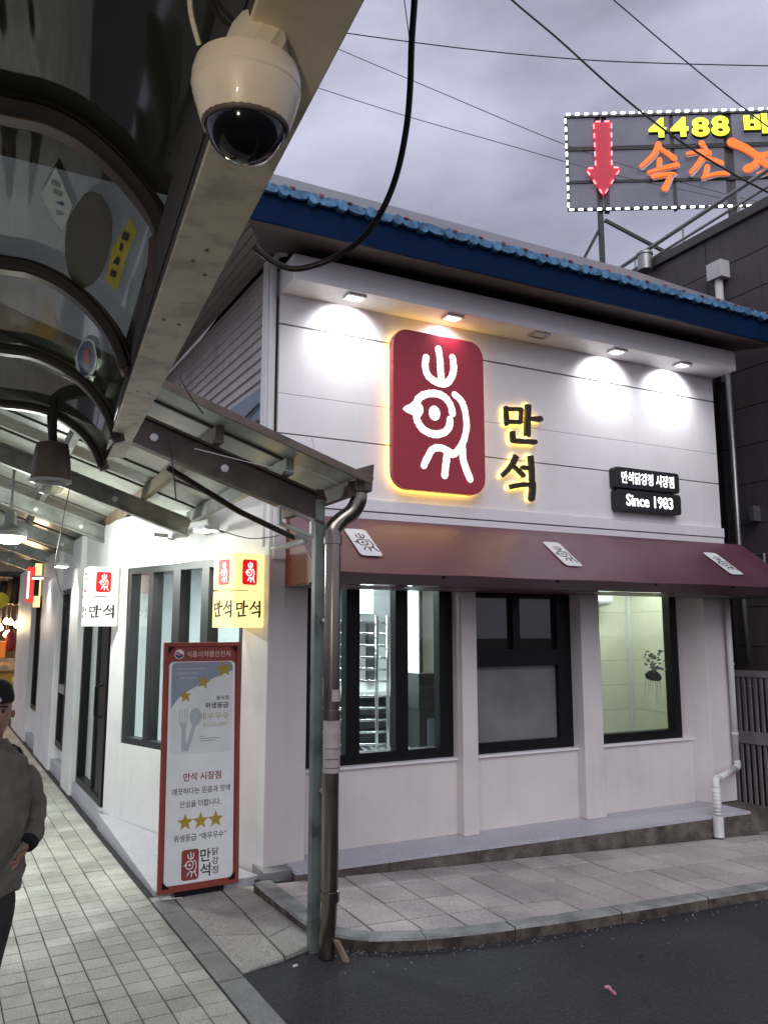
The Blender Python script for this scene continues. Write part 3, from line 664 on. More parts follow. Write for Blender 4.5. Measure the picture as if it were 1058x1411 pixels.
MB().tube([(2.025, 5.985, 2.9), (2.025, 5.985, 4.85), (2.05, 5.96, 4.93), (2.12, 5.93, 4.95)], .030, 12).build('downpipe', m_pvc, shop, smooth=True, sharp=True)

# --- roof: soffit, blue fascia, glazed tile edge, grey sheet
EX0, EX1, EY, EZ = 1.58, 7.46, 5.30, 4.83
mb = MB(); mb.add([(EX0, EY + .03, EZ + .01), (EX1, EY + .03, EZ + .01), (EX1 - .2, 6.2, 4.98), (2.05, 6.2, 4.98)], [(0, 1, 2, 3)]); mb.build('soffit', m_soff, shop)
mb = MB(); mb.add([(EX0, EY + .03, EZ + .01), (2.05, 6.2, 4.98), (1.83, 12.4, 4.98), (1.36, 12.4, EZ + .01)], [(0, 1, 2, 3)]); mb.build('soffit', m_soffl, shop)
for k in range(5):     # soffit board joints
    t = (k + 1) / 6; MB().bar((EX0 + .47 * t, EY + .03 + .87 * t, EZ + .008 + .15 * t - .004), (1.36 + .47 * t, 12.4, EZ + .006 + .15 * t - .004), .008, .006).build('soffit_batten', m_edge, shop)
MB().box(EX0 - .03, EY, EZ, EX1, EY + .028, EZ + .25).build('fascia_board', m_blue, shop)
mb = MB(); mb.obox((EX0 - .03, EY + .03, EZ), (-.22, 7.1, 0), (.03, 0, 0), (0, 0, .25)); mb.build('fascia_board', m_blue, shop)
rf = MB(); rx0, rx1 = EX0 - .06, EX1 + .04; ry = 7.40; rzt = EZ + .27 + (ry - EY) * .692
rf.hexa([(rx0, EY - .02, EZ + .255), (rx1, EY - .02, EZ + .255), (rx1, ry, rzt - .02), (rx0, ry, rzt - .02), (rx0, EY - .02, EZ + .275), (rx1, EY - .02, EZ + .275), (rx1, ry, rzt), (rx0, ry, rzt)])
roof = rf.build('roof', m_roof, shop)
mb = MB(); mb.hexa([(rx0, ry, rzt - .02), (rx1, ry, rzt - .02), (rx1, 12.6, EZ + .0), (rx0, 12.6, EZ + .0), (rx0, ry, rzt), (rx1, ry, rzt), (rx1, 12.6, EZ + .03), (rx0, 12.6, EZ + .03)]); mb.build('roof_slope', m_roof, roof)
for x in (X1, X0): MB().add([(x, EY + .03, EZ + .25), (x, 12.4, EZ + .1), (x, ry, rzt - .03)], [(0, 1, 2)]).build('gable', m_sid, roof)
PER = .2385; nt_ = int((EX1 - EX0) / PER) + 1
disc = MB(); disc.lathe([(.02, 0), (.043, .0), (.047, .010), (.044, .16), (.03, .17)], (0, 0, 0), 10, axis=(0, 1, .0))
dme = disc.mesh('tile_end', False)
strip = MB(); pts = [(-PER / 2 + .03, 0), (-.055, -.028), (0, -.036), (.055, -.028), (PER / 2 - .03, 0), (PER / 2 - .03, .035), (-PER / 2 + .03, .035)]
strip.prism(pts, Fr((0, 0, 0), (1, 0, 0), (0, 0, 1)), -.02, .012); sme = strip.mesh('drip_tile')
dab = MB(); dab.prism([(-.022, 0), (.012, -.004), (.026, .003), (.006, .010), (-.020, .008)], Fr((0, 0, 0), (1, 0, 0), (0, 0, 1)), 0, .01); bme = dab.mesh('red_dab')
for me_, m_ in ((dme, m_tileb), (sme, m_tileb), (bme, m_redm)): me_.materials.append(m_)
for k in range(nt_):
    x = EX0 + .03 + k * PER
    for me_, nm, loc in ((dme, 'tile_end', (x, EY - .055, EZ + .25 + random.uniform(-.006, .006))), (sme, 'drip_tile', (x + PER / 2, EY - .028, EZ + .255)), (bme, 'tile_dab', (x + .05 + random.uniform(-.01, .03), EY - .045, EZ + .286 + random.uniform(-.004, .006)))):
        if nm == 'tile_dab' and random.random() < .12: continue
        o = bpy.data.objects.new(nm, me_); col.objects.link(o); o.location = loc; o.rotation_euler = (0, random.uniform(-.12, .12), random.uniform(-.05, .05)); attach(o, roof)

# --- interior
IN = [BP(.03, 0, -.165), BP(2.44, 0, -.165), AP(8.5, 1.80), AP(12.2, 1.80), Vector((X1 - .11, 12.39, 0)), Vector((X1 - .11, 6.27, 0)), Vector((2.3, 6.27, 0))]
def slab_poly(z0, z1): m = MB(); k = len(IN); m.v = [p + UP * z0 for p in IN] + [p + UP * z1 for p in IN]; m.f = [tuple(range(k)), tuple(range(2 * k - 1, k - 1, -1))] + [(i, (i + 1) % k, k + (i + 1) % k, k + i) for i in range(k)]; return m
slab_poly(.0, .12).build('interior_floor', m_inf, shop)
slab_poly(2.61, 2.70).build('interior_ceiling', m_inw, shop)
MB().box(1.55, 9.6, .12, 5.40, 9.7, 2.61).build('interior_wall', m_inw, shop)
MB().box(3.93, 6.27, .12, 3.97, 6.62, 2.61).build('interior_wall', m_inw, shop)
MB().box(3.93, 6.622, .12, 5.398, 6.66, 2.61).build('interior_wall', m_stallw, shop)
MB().box(5.40, 6.27, .12, 5.46, 9.6, 2.61).build('interior_wall', m_ing, shop)
MB().box(4.02, 6.29, 2.15, 5.15, 6.33, 2.23).build('light_strip_board', m_inw, shop)  # white board added to show a strip of light in the upper panes
for k in range(9):        # big pale wall panels behind window 3
    z0 = .13 + k * .275
    MB().box(5.47, 7.12, z0, 6.84, 7.2, z0 + .272).build('interior_panel', m_ing, shop)
    MB().box(6.842, 6.60, z0, 6.98, 7.2, z0 + .272).build('interior_panel', m_ing, shop)
MB().box(6.80, 7.08, .12, 6.841, 7.119, 2.61).build('corner_trim', m_inw, shop)

# ================================================================== SIGNS ON THE FRONT
def lamp(name, kind, loc, energy, color, parent=None, size=.1, aim=None, spot=None, blend=.5):
    d = bpy.data.lights.new(name, kind); d.energy = energy; d.color = color
    if kind == 'AREA': d.size = size
    else: d.shadow_soft_size = size
    if spot: d.spot_size = R(spot); d.spot_blend = blend
    o = bpy.data.objects.new(name, d); col.objects.link(o); o.location = loc
    if aim: o.rotation_euler = (Vector(aim) - Vector(loc)).to_track_quat('-Z', 'Y').to_euler()
    if parent: attach(o, parent)
    return o
# the bird emblem: strokes in unit space (0..1 wide, 0..1.73 tall), width
def cr6(x, y): p = ony(x / 4.408 + 520, y / 4.408 + 440, 5.85); return p
EM_W, EM_H, EM_X, EM_Z = 0.925, 1.43, 3.075, 3.035
_O = cr6(95, 1040)
def em(x, y): p = cr6(x, y); return (p.x, p.z)
EM = [([(296, 232), (290, 290), (310, 345), (352, 378), (400, 392), (438, 370), (462, 310), (456, 232)], 40),
      ([(370, 180), (380, 255), (384, 320), (390, 385)], 40),
      ([(455, 572), (440, 515), (400, 468), (345, 450), (290, 456), (250, 482), (234, 525), (234, 575), (246, 625), (282, 672), (340, 697), (398, 690), (434, 655), (440, 608)], 40),
      ([(232, 545), (200, 545), (158, 544)], lambda t: 84 * (1 - t) ** .8 + 8),
      ([(468, 457), (512, 502), (534, 575), (540, 660), (522, 738), (492, 790), (458, 820), (424, 797), (374, 780), (332, 792), (303, 842), (281, 888)], 37),
      ([(424, 808), (416, 870), (408, 948)], 40), ([(514, 765), (520, 850), (538, 912), (562, 970)], 40)]
EYE = (346, 570, 34, 40)
_p = [em(*q) for s_, _ in EM for q in s_]; ex0, ex1 = min(p[0] for p in _p), max(p[0] for p in _p); ez0, ez1 = min(p[1] for p in _p), max(p[1] for p in _p)
KPX = (em(600, 500)[0] - em(100, 500)[0]) / 500       # metres per crop pixel on the board
def emblem(fr, cx, cy, h_, d, m_, parent, name='emblem', thick=.004, wf=1.0, rough=0.0, res=5):
    """Bird emblem scaled to height h_, centred at (cx, cy) of the frame."""
    k = h_ / (ez1 - ez0 + 40 * KPX); mb = MB(); mx_, mz_ = (ex0 + ex1) / 2, (ez0 + ez1) / 2
    tr = lambda p: (cx + (em(*p)[0] - mx_) * k, cy + (em(*p)[1] - mz_) * k)
    for i, (s_, wd) in enumerate(EM):
        w_ = (lambda t, wd=wd: wd(t) * KPX * k * wf) if callable(wd) else wd * KPX * k * wf
        mb.prism(stroke([tr(q) for q in s_], w_, rough, res), fr, d, d + thick + i * thick * .12)
    e = tr(EYE[:2]); mb.prism(circ(e[0], e[1], EYE[2] * KPX * k, 16, EYE[3] * KPX * k), fr, d, d + thick)
    return mb.build(name, m_, parent)
FW = Fr((0, YF, 0), (1, 0, 0), (0, 0, 1))
# red emblem board, backlit
logo = thing('logo_sign', 'large red rounded board with white bird emblem, backlit yellow on white wall', 'sign', (3.55, 5.9, 3.05))
TLp, BRp = ony(541, 455, 5.83), ony(668, 678, 5.83)
sx0, sx1, sz0, sz1 = ony(541.5, 560, 5.83).x, ony(667, 560, 5.83).x, ony(600, 677, 5.83).z, ony(600, 461, 5.83).z
MB().prism(rrect(sx1 - sx0, sz1 - sz0, .15, sx0, sz0), FW, .045, .12).build('board', m_red, logo, bevel=.006)
MB().prism(rrect(sx1 - sx0 - .05, sz1 - sz0 - .05, .13, sx0 + .025, sz0 + .025), FW, .018, .044).build('back_light', m_halo, logo)
for k in range(4): MB().tube([FW.P(sx0 + .15 + (k % 2) * .6, sz0 + .3 + (k // 2) * .8, 0), FW.P(sx0 + .15 + (k % 2) * .6, sz0 + .3 + (k // 2) * .8, .02)], .012, 8).build('standoff', m_ssd, logo)
mb = MB()
random.seed(11)
for i, (s_, wd) in enumerate(EM):
    w_ = (lambda t, wd=wd: wd(t) * KPX) if callable(wd) else wd * KPX
    pts = [(ony(x / 4.408 + 520, y / 4.408 + 440, 5.828).x, ony(x / 4.408 + 520, y / 4.408 + 440, 5.828).z) for x, y in s_]
    mb.prism(stroke(pts, w_, .09, 9), FW, .1202, .1225 + i * .0004)
e = ony(EYE[0] / 4.408 + 520, EYE[1] / 4.408 + 440, 5.828); mb.prism(circ(e.x, e.z, EYE[2] * KPX, 20, EYE[3] * KPX), FW, .1202, .123)
mb.build('emblem', m_logo, logo)
# two halo-lit brush letters
def px6(pts, y): return [(ony(x / 4.408 + 520, z / 4.408 + 440, y).x, ony(x / 4.408 + 520, z / 4.408 + 440, y).z) for x, z in pts]
LET = {'man': [([(776, 545), (882, 548)], 24), ([(779, 540), (784, 632)], 27), ([(872, 548), (868, 628)], 24), ([(782, 622), (870, 625)], 24), ([(914, 518), (910, 610), (908, 712)], 38), ([(925, 604), (986, 606)], lambda t: 20 + 16 * t), ([(818, 680), (822, 745)], 30), ([(822, 738), (890, 742), (955, 746)], 28)],
       'seok': [([(842, 828), (812, 890), (755, 950)], lambda t: 36 - 12 * t), ([(818, 888), (848, 912), (884, 948)], lambda t: 20 + 8 * t), ([(928, 828), (934, 905), (936, 985)], 36), ([(880, 900), (930, 906)], 26), ([(802, 1018), (870, 1006), (948, 1003)], 28), ([(940, 1000), (938, 1050), (934, 1086)], 40)]}
for key, zb in (('man', 3.59), ('seok', 3.05)):
    t = thing('sign_letter', {'man': 'dark bronze brush-style syllable 만 with yellow halo, upper of the pair', 'seok': 'dark bronze brush-style syllable 석 with yellow halo, lower of the pair'}[key], 'sign letter', (4.5, 5.93, zb), 'halo-lit brush letters')
    mb, hb = MB(), MB()
    for i, (s_, wd) in enumerate(LET[key]):
        pts = px6(s_, 5.90); w_ = (lambda tt, wd=wd: wd(tt) * KPX * .98) if callable(wd) else wd * KPX * .98
        mb.prism(stroke(pts, w_, .05, 5, square=i % 2 == 0), FW, .03, .062 + i * .0006)
        wh = (lambda tt, wd=wd: wd(tt) * KPX * .6) if callable(wd) else wd * KPX * .6
        hb.prism(stroke(pts, wh, 0, 4), FW, .012 + i * .0003, .028 + i * .0001)
    mb.build('letter_face', m_bronze, t); hb.build('back_light', m_halo, t)
# black lightboxes
for body, (u0, v0, u1, v1), lab, wid, bold in (('만석닭강정 시장점', (848, 651, 937, 676), 'black rounded box sign reading 만석닭강정 시장점, above its twin', (.08, .11), .018), ('Since 1983', (849, 682, 938, 705), 'black rounded box sign reading Since 1983', (.12, .07), .02)):
    xA, xB = ony(u0, 670, 5.86).x, ony(u1, 690, 5.86).x; um = (u0 + u1) / 2; zc = {848: 3.347, 849: 3.122}[u0]; hh = .212
    t = thing('box_sign', lab, 'sign', (xA + .4, 5.95, zc - hh / 2), 'black box signs')
    MB().prism(rrect(xB - xA, hh, .035, xA, zc - hh / 2), FW, .0, .088).build('box', m_blks, t, bevel=.006)
    text('lettering', body, FW, xA + wid[0], zc - hh / 2 + .048, xB - xA - 2 * wid[0], hh - .09, .0885, m_ltxt, t, depth=.004, bold=bold)

# wall spotlights under the fascia (the third one is off)
for k, (u, v) in enumerate(((490, 407), (627, 434), (742, 461), (847, 484), (938, 502))):
    p = onz(u, v, 4.60); x = p.x; y = 5.74; on = k != 2
    lab = ['lit square spotlight under white fascia by the corner downpipe', 'lit square spotlight under white fascia above the red logo board', 'unlit square spotlight under white fascia, the only dark one', 'lit square spotlight under white fascia, next to the unlit one', 'lit square spotlight under white fascia at its alley end'][k]
    t = thing('spotlight', lab, 'lamp', (x, y, 4.6), 'spotlights under the fascia')
    mb = MB(); frame_rect(mb, Fr((x, y, 4.60), (1, 0, 0), (0, 1, 0)), -.085, -.06, .085, .06, .018, -.022, -.0005); mb.build('housing', m_alu, t)
    MB().box(x - .066, y - .041, 4.590, x + .066, y + .041, 4.5995).build('lens', m_spoton if on else m_vinyl, t)
    if on: lamp('spot_light', 'SPOT', (x, y + .01, 4.575), (46 if k != 1 else 9), (.95, .97, 1.0), t, .03, (x, 5.95, 4.36), 128, 1.0)

# ================================================================== AWNING
aw = thing('awning', 'plum fabric awning with white emblem patches along the shop front', 'awning', (4.7, 5.6, 2.19))
aX0, aX1 = 2.15, 7.36; prof = [(5.93, 2.765), (5.70, 2.60), (5.48, 2.432), (5.25, 2.268), (5.39, 2.187)]
mb = MB(); nx = 40
rr = random.Random(5)
for i in range(nx + 1):
    x = aX0 + (aX1 - aX0) * i / nx
    for j, (y, z) in enumerate(prof): s_ = 0 if j in (0, 4) else -.006 * math.sin(math.pi * ((i * 4 / nx) % 1)) + rr.uniform(-.0015, .0015); mb.v.append(Vector((x, y, z + s_)))
for i in range(nx):
    for j in range(4): a = i * 5 + j; mb.f.append((a, a + 5, a + 6, a + 1))
o = mb.build('canopy', m_awn, aw, smooth=True); md = o.modifiers.new('s', 'SOLIDIFY'); md.thickness = .006; md.offset = 1; md2 = o.modifiers.new('e', 'EDGE_SPLIT'); md2.split_angle = R(35)
for x in (aX0 + .004, aX1 - .004):
    mb = MB(); sd_ = [(5.93, 2.75), (5.25, 2.258), (5.38, 2.19), (5.93, 2.19)]
    mb.v = [Vector((x, y, z)) for y, z in sd_] + [Vector((x + .003, y, z)) for y, z in sd_]; mb.f = [(0, 1, 2, 3), (7, 6, 5, 4), (0, 4, 5, 1), (1, 5, 6, 2), (2, 6, 7, 3), (3, 7, 4, 0)]; mb.build('side_panel', m_awns, aw)
for x in (aX0 + .02, 3.2, 4.3, 5.4, 6.4, aX1 - .03): MB().bar((x, 5.92, 2.735), (x, 5.262, 2.25), .025, .025).build('frame_arm', m_black, aw)
MB().bar((aX0 + .02, 5.36, 2.25), (aX1 - .02, 5.36, 2.25), .028, .028).build('front_rail', m_black, aw)
MB().box(aX0, 5.41, 2.178, aX1, 5.93, 2.184).build('underside', m_awn, aw)
an = Vector((0, -(2.765 - 2.268), .68)).normalized(); AFr = lambda x: Fr((x, 5.25, 2.268), (1, 0, 0), (0, .68, .497))
for u, v in ((500, 748), (774, 764), (995, 777)):
    p = onpl(u, v, (4, 5.25, 2.268), an); fr = AFr(p.x); yy = (p - fr.O).dot(fr.y)
    patch = MB().prism(rrect(.19, .41, .035, -.095, yy - .205), fr, .0070, .0078).build('patch', m_vinyl, aw)
    emblem(fr, 0, yy, .285, .0080, m_vblk, patch, 'emblem', .0006, .85)

# ================================================================== LIGHTBOX CUBES
def cube_stack(label, O, dx, dy, size, mats, mark, faces, E_, side_m=None):
    """Two stacked lightboxes; O bottom corner; dx, dy horizontal unit edges."""
    t = thing('lightbox_sign', label, 'sign', O, 'stacked cube lightboxes')
    dx, dy = Vector(dx), Vector(dy); O = Vector(O)
    for lvl in (0, 1):
        z0 = lvl * (size + .012)
        mb = MB(); mb.obox(O + UP * z0, dx * size, dy * size, UP * size); bx_ = mb.build('cube', mats, t, bevel=.004)
        for fo, fx in faces:
            fr = Fr(fo + UP * z0, fx, UP)
            if lvl:
                MB().prism(rrect(size * .50, size * .70, .022, size * .25, size * .13), fr, .001, .002).build('red_field', m_cubered, bx_)
                emblem(fr, size * .5, size * .48, size * .58, .0022, m_logo if mats is m_cubew else m_ltxt, bx_, 'emblem', .0006, .95)
            else:
                for key, x0 in (('man', .09), ('seok', .53)):
                    al = [q for s_, _ in LET[key] for q in px6(s_, 5.9)]; lx0, lx1 = min(p[0] for p in al), max(p[0] for p in al); lz0, lz1 = min(p[1] for p in al), max(p[1] for p in al)
                    k = size * .36 / (lx1 - lx0); mb = MB()
                    for i, (s_, wd) in enumerate(LET[key]):
                        w_ = (lambda tt, wd=wd: wd(tt) * KPX * k * 1.05) if callable(wd) else wd * KPX * k * 1.05
                        mb.prism(stroke([(size * x0 + (p[0] - lx0) * k, size * .30 + (p[1] - lz0) * size * .42 / (lz1 - lz0)) for p in px6(s_, 5.9)], w_, 0, 4), fr, .001, .0016 + i * .0001)
                    mb.build('lettering', m_vblk, bx_)
    MB().obox(O + dx * size * .3 + dy * size * .3 + UP * size, dx * size * .4, dy * size * .4, UP * .012).build('spacer', m_black, t)
    c_ = O + (dx + dy) * size / 2
    return t
D1, D2 = BD, -BN
S_ = .278
P_ = BP(.05, 1.868) - D2 * (S_ + .004)
t = cube_stack('stacked pair of yellow glowing cube lightboxes with bird emblem by the corner', P_, D1, D2, S_, m_cubey, None, [(P_ + D1 * S_, -D1), (P_, D2)], 0)
MB().obox(P_ + D2 * S_ + D1 * .1 + UP * .2, D2 * .008, D1 * .08, UP * .15).build('bracket', m_black, t)
pl = AP(8.07, 1.285, 1.885)
t = cube_stack('stacked pair of white cube lightboxes with bird emblem beside the glass door', pl, BV, AV, S_, m_cubew, None, [(pl, BV), (pl + AV * S_, -AV)], 0)
MB().obox(pl + BV * S_ + AV * .08 + UP * .2, BV * .06, AV * .08, UP * .15).build('bracket', m_black, t)

# ================================================================== STANDING POSTER BOARD
po = thing('poster_stand', 'tall red-framed standing poster with gold stars and bird emblem, leaning before the bay window', 'sign stand', (1.55, 5.95, .03))
PF = Fr((1.258, 5.925, .035), (1, .045, 0), (.0, .055, 1)); PW, PH = .585, 1.725
fm = MB(); frame_rect(fm, PF, 0, 0, PW, PH, .03, -.012, .014); fm.build('frame', m_posr, po, bevel=.002)
MB().prism([(.028, .028), (PW - .028, .028), (PW - .028, PH - .028), (.028, PH - .028)], PF, -.008, .002).build('backing', m_posr, po)
sh = MB().prism(rrect(PW - .085, PH - .185, .035, .0425, .045), PF, .0022, .0034).build('sheet', m_posw, po)
for x, y, s_ in ((.03, .03, 1), (PW - .03, .03, -1), (.03, PH - .03, 1), (PW - .03, PH - .03, -1)):
    sy = 1 if y < 1 else -1; MB().prism([(x, y), (x + s_ * .05, y), (x, y + sy * .05)][::(1 if s_ * sy > 0 else -1)], PF, .0145, .017).build('corner_clip', m_black, po)
# header
MB().prism(circ(.115, PH - .085, .036, 24), PF, .0024, .0030).build('roundel', m_posl, sh)
MB().prism(circ(.115, PH - .085, .030, 24), PF, .0031, .0034).build('roundel_blue', m_navy, sh)
MB().prism([(.115 + .030 * math.cos(t), PH - .085 + .030 * math.sin(t)) for t in [R(a) for a in range(-10, 171, 15)]] + [(.100, PH - .085), (.115, PH - .098), (.130, PH - .088)], PF, .0035, .0037).build('roundel_white', m_posw, sh)
MB().prism(stroke([(.089, PH - .077), (.10, PH - .07), (.113, PH - .083), (.125, PH - .09), (.141, PH - .079)], lambda t: .012 * math.sin(math.pi * t) + .002), PF, .0038, .004).build('roundel_red', m_redp, sh)
text('header_text', '식품의약품안전처', PF, .17, PH - .108, .335, .044, .0026, m_posl, sh, bold=.0)
# certificate panel
cx0, cy0, cw, ch = .062, PH - .80, PW - .124, .655
MB().prism(rrect(cw, ch, .03, cx0, cy0), PF, .0036, .0042).build('certificate', m_posc, sh)
sw = [(cx0, cy0 + ch * .50)] + [(cx0 + cw * t, cy0 + ch * (.50 + .40 * t ** .6)) for t in (.12, .25, .4, .6, .8, 1.0)] + [(cx0 + cw, cy0 + ch - .03), (cx0 + cw - .008, cy0 + ch - .009), (cx0 + cw - .03, cy0 + ch), (cx0 + .03, cy0 + ch), (cx0 + .008, cy0 + ch - .009), (cx0, cy0 + ch - .03)]
MB().prism(sw, PF, .0044, .0047).build('blue_field', m_posb, sh)
for sxx, syy, r_, ro in ((.165, .445, .052, 96), (.30, .545, .058, 80), (.455, .635, .066, 98)): MB().prism(star(.0 + sxx, cy0 + syy - .035, r_, ro), PF, .0049, .0053).build('star', m_posg, sh)
for k in range(3): text('small_print', ['우리가 지키는 안전한 먹거리', '위생등급제 지정업소', '식품의약품안전처'][k], PF, cx0 + .04 + (.02 if k == 2 else 0), cy0 + ch - .055 - k * .032, [.20, .16, .13][k], .013, .0049, m_posc, sh)
fk = MB(); fxx, fyy = .125, cy0 + .06
for k in range(4): fk.prism([(fxx + k * .018, fyy + .16), (fxx + .007 + k * .018, fyy + .16), (fxx + .007 + k * .018, fyy + .26), (fxx + k * .018, fyy + .26)], PF, .0044, .0046)
fk.prism([(fxx, fyy + .162), (fxx + .061, fyy + .162), (fxx + .05, fyy + .12), (fxx + .055, fyy - .04), (fxx + .02, fyy - .04), (fxx + .018, fyy + .12)], PF, .0043, .0045)
o = fk.build('fork_print', m_posgr, sh); o['kind'] = 'stuff'
MB().prism(circ(fxx + .12, fyy + .20, .045, 16, .065), PF, .0043, .0045).build('spoon_print', m_posgr, sh)
MB().prism([(fxx + .10, fyy + .15), (fxx + .125, fyy + .14), (fxx + .07, fyy - .04), (fxx + .04, fyy - .04)], PF, .00465, .0048).build('spoon_print', m_posgr, sh)
text('cert_text', '음식점', PF, .40, cy0 + .375, .095, .030, .0046, m_posk, sh, bold=.02)
text('cert_text', '위생등급', PF, .315, cy0 + .315, .18, .044, .0046, m_posk, sh, bold=.025)
text('cert_text', '매우우수', PF, .275, cy0 + .235, .225, .05, .0046, m_posgt, sh, bold=.008)
text('cert_text', 'EXCELLENT', PF, .305, cy0 + .185, .19, .028, .0046, m_posgt, sh)
for k in range(3): MB().prism([(.28, cy0 + .085 + k * .016), (.28 + (.12, .15, .03)[k], cy0 + .085 + k * .016), (.28 + (.12, .15, .03)[k], cy0 + .088 + k * .016), (.28, cy0 + .088 + k * .016)], PF, .0046, .0048).build('fine_print', m_posk, sh)
# lower text
text('body_text', '만석 시장점', PF, .165, .735, .28, .058, .0040, m_posr, sh, bold=.02)
text('body_text', '깨끗하다는 믿음과 맛에', PF, .085, .645, .43, .046, .0040, m_posk, sh, bold=.012)
text('body_text', '안심을 더합니다.', PF, .145, .555, .30, .046, .0040, m_posk, sh, bold=.012)
for k in range(3): MB().prism(star(.185 + k * .112, .455, .062), PF, .0039, .0044).build('star', m_posg, sh)
text('body_text', '위생등급 “매우우수”', PF, .105, .325, .385, .05, .0040, m_posk, sh, bold=.012)
MB().prism(rrect(.125, .205, .022, .165, .065), PF, .0039, .0043).build('emblem_field', m_posr, sh)
emblem(PF, .2275, .168, .175, .0044, m_posw, sh, 'emblem', .0002, .75)
text('brand_text', '만', PF, .300, .175, .075, .088, .0040, m_posk, sh, bold=.02); text('brand_text', '석', PF, .300, .075, .075, .090, .0040, m_posk, sh, bold=.02)
for k, ch_ in enumerate('정강닭'): text('brand_text', ch_, PF, .385, .085 + k * .062, .05, .052, .0040, m_posk, sh, bold=.012)
# back legs and foot bar
MB().bar(PF.P(.06, 1.1, -.02), (1.33, 6.16, .05), .025, .018).build('back_leg', m_posr, po); MB().bar(PF.P(PW - .06, 1.1, -.02), (1.80, 6.18, .055), .025, .018).build('back_leg', m_posr, po)
MB().bar(PF.P(.12, -.014, -.01), PF.P(.47, -.014, -.01), .07, .025).build('foot_weight', m_black, po)
MB().tube([PF.P(.02, .0, 0), PF.P(.02, -.03, .03), PF.P(.16, -.032, .05)], .008, 6).build('foot', m_ssd, po)

# ================================================================== LEAN-TO ARCADE ROOF
SL = -.34
def rz_(x, off=0.0): return 2.955 + SL * (x - 1.5) + off
ar = thing('arcade_roof', 'low sloping translucent sheet roof on brown beams over the arcade passage', 'roof', (1.5, 9, 2.6))
# roof sheets, one panel per bay
yb = 4.33
edges = [4.33, 4.62, 5.08, 5.60, 6.20, 6.85, 7.5, 8.2, 8.9, 9.7, 10.5, 11.4, 12.4, 13.4, 14.5, 15.6, 16.8, 18.0]
for y0, y1 in zip(edges[:-1], edges[1:]):
    x0 = -2.2; x1 = 2.10 if y1 < 5.3 else (2.0 if y1 < 5.7 else 1.72)
    mb = MB(); mb.hexa([(x0, y0 + .006, rz_(x0)), (x1, y0 + .006, rz_(x1)), (x1, y1 - .006, rz_(x1)), (x0, y1 - .006, rz_(x0)), (x0, y0 + .006, rz_(x0, .012)), (x1, y0 + .006, rz_(x1, .012)), (x1, y1 - .006, rz_(x1, .012)), (x0, y1 - .006, rz_(x0, .012))])
    mb.build('roof_panel', m_rpan, ar)
for y in edges[1:-1]: MB().bar((-2.2, y, rz_(-2.2, -.006)), (1.7, y, rz_(1.7, -.006)), .022, .016).build('panel_joint', m_creamd, ar)
MB().bar((-2.2, 4.32, rz_(-2.2, .008)), (2.12, 4.32, rz_(2.12, .008)), .02, .045).build('edge_trim', m_edge, ar)
# cross beams
for k, (y, x1, dp, m_) in enumerate(((4.62, 1.92, .19, m_beam), (6.85, 1.60, .16, m_beamg), (8.9, 1.50, .17, m_beamg), (10.9, 1.44, .17, m_beamg), (13.2, 1.36, .17, m_beamg), (15.6, 1.30, .17, m_beamg))):
    x0 = -2.2; mb = MB(); tw = .018; fl = .075; top = -.12
    for zz, hh, ww in ((top - dp / 2, dp - .02, tw), (top - .008, .016, fl), (top - dp + .008, .016, fl)):
        mb.bar((x0, y, rz_(x0, zz)), (x1, y, rz_(x1, zz)), ww, hh)
    bo = mb.build('cross_beam', m_, ar)
    for x in ([.86, 1.28] if k == 0 else [.58, .98] if k == 1 else [.5, .95]):
        MB().lathe([(.024, 0), (.024, .006), (.016, .010)], (x, y - .012, rz_(x, top - dp * .55)), 14, axis=(0, -1, 0)).build('bolt_cap', m_vinyl, bo)
# purlins along the arcade
for x, m_ in ((-1.2, m_purl), (-.3, m_beamg), (.55, m_beamg), (1.22, m_purl), (1.66, m_beamg)):
    MB().bar((x, 4.52, rz_(x, -.062)), (x, 17.9, rz_(x, -.062)), .05, .10).build('purlin', m_, ar)
# post, bracket, stub frame
MB().bar((1.893, 4.62, -.02), (1.893, 4.62, 2.66), .062, .062).build('post', m_post, ar, bevel=.004)
MB().bar((1.893, 4.62, 2.60), (1.893, 4.62, rz_(1.885, -.10)), .05, .05).build('post_head', m_beam, ar)
MB().box(1.82, 4.555, -.018, 1.95, 4.685, -.006).build('base_plate', m_post, ar)
MB().bar((2.03, 4.42, rz_(2.03, -.06)), (2.03, 5.6, rz_(2.03, -.06)), .05, .09).build('gutter', m_beam, ar)
mb = MB(); frame_rect(mb, Fr((1.62, 4.60, 2.49), (1, 0, SL), (0, 0, 1)), 0, 0, .24, .12, .018, -.02, .02); mb.build('stub_frame', m_beamg, ar)

# gutter box with stainless downpipe
dpz = thing('downpipe', 'shiny stainless downpipe with swan neck strapped to the arcade post', 'pipe', (1.99, 4.52, 0))
g0 = ony(488, 655, 4.45); gx = 2.055
mb = MB(); mb.hexa([(2.045, 4.39, 2.70), (2.155, 4.39, 2.70), (2.155, 4.53, 2.70), (2.045, 4.53, 2.70), (2.035, 4.38, 2.83), (2.165, 4.38, 2.875), (2.165, 4.56, 2.875), (2.035, 4.56, 2.83)]); mb.build('rain_head', m_edge, dpz, bevel=.004)
px_, py_ = 1.938, 4.495
bend = catmull([(2.095, 4.46, 2.72), (2.095, 4.46, 2.655), (2.06, 4.475, 2.58), (1.995, 4.495, 2.525), (px_, py_, 2.465), (px_, py_, 2.40)], 5)
MB().tube(bend, .052, 18).build('swan_neck', m_ss, dpz, smooth=True, sharp=True)
MB().tube([(px_, py_, 2.40), (px_, py_, .32)], .050, 22).build('pipe', m_ss, dpz, smooth=True, sharp=True)
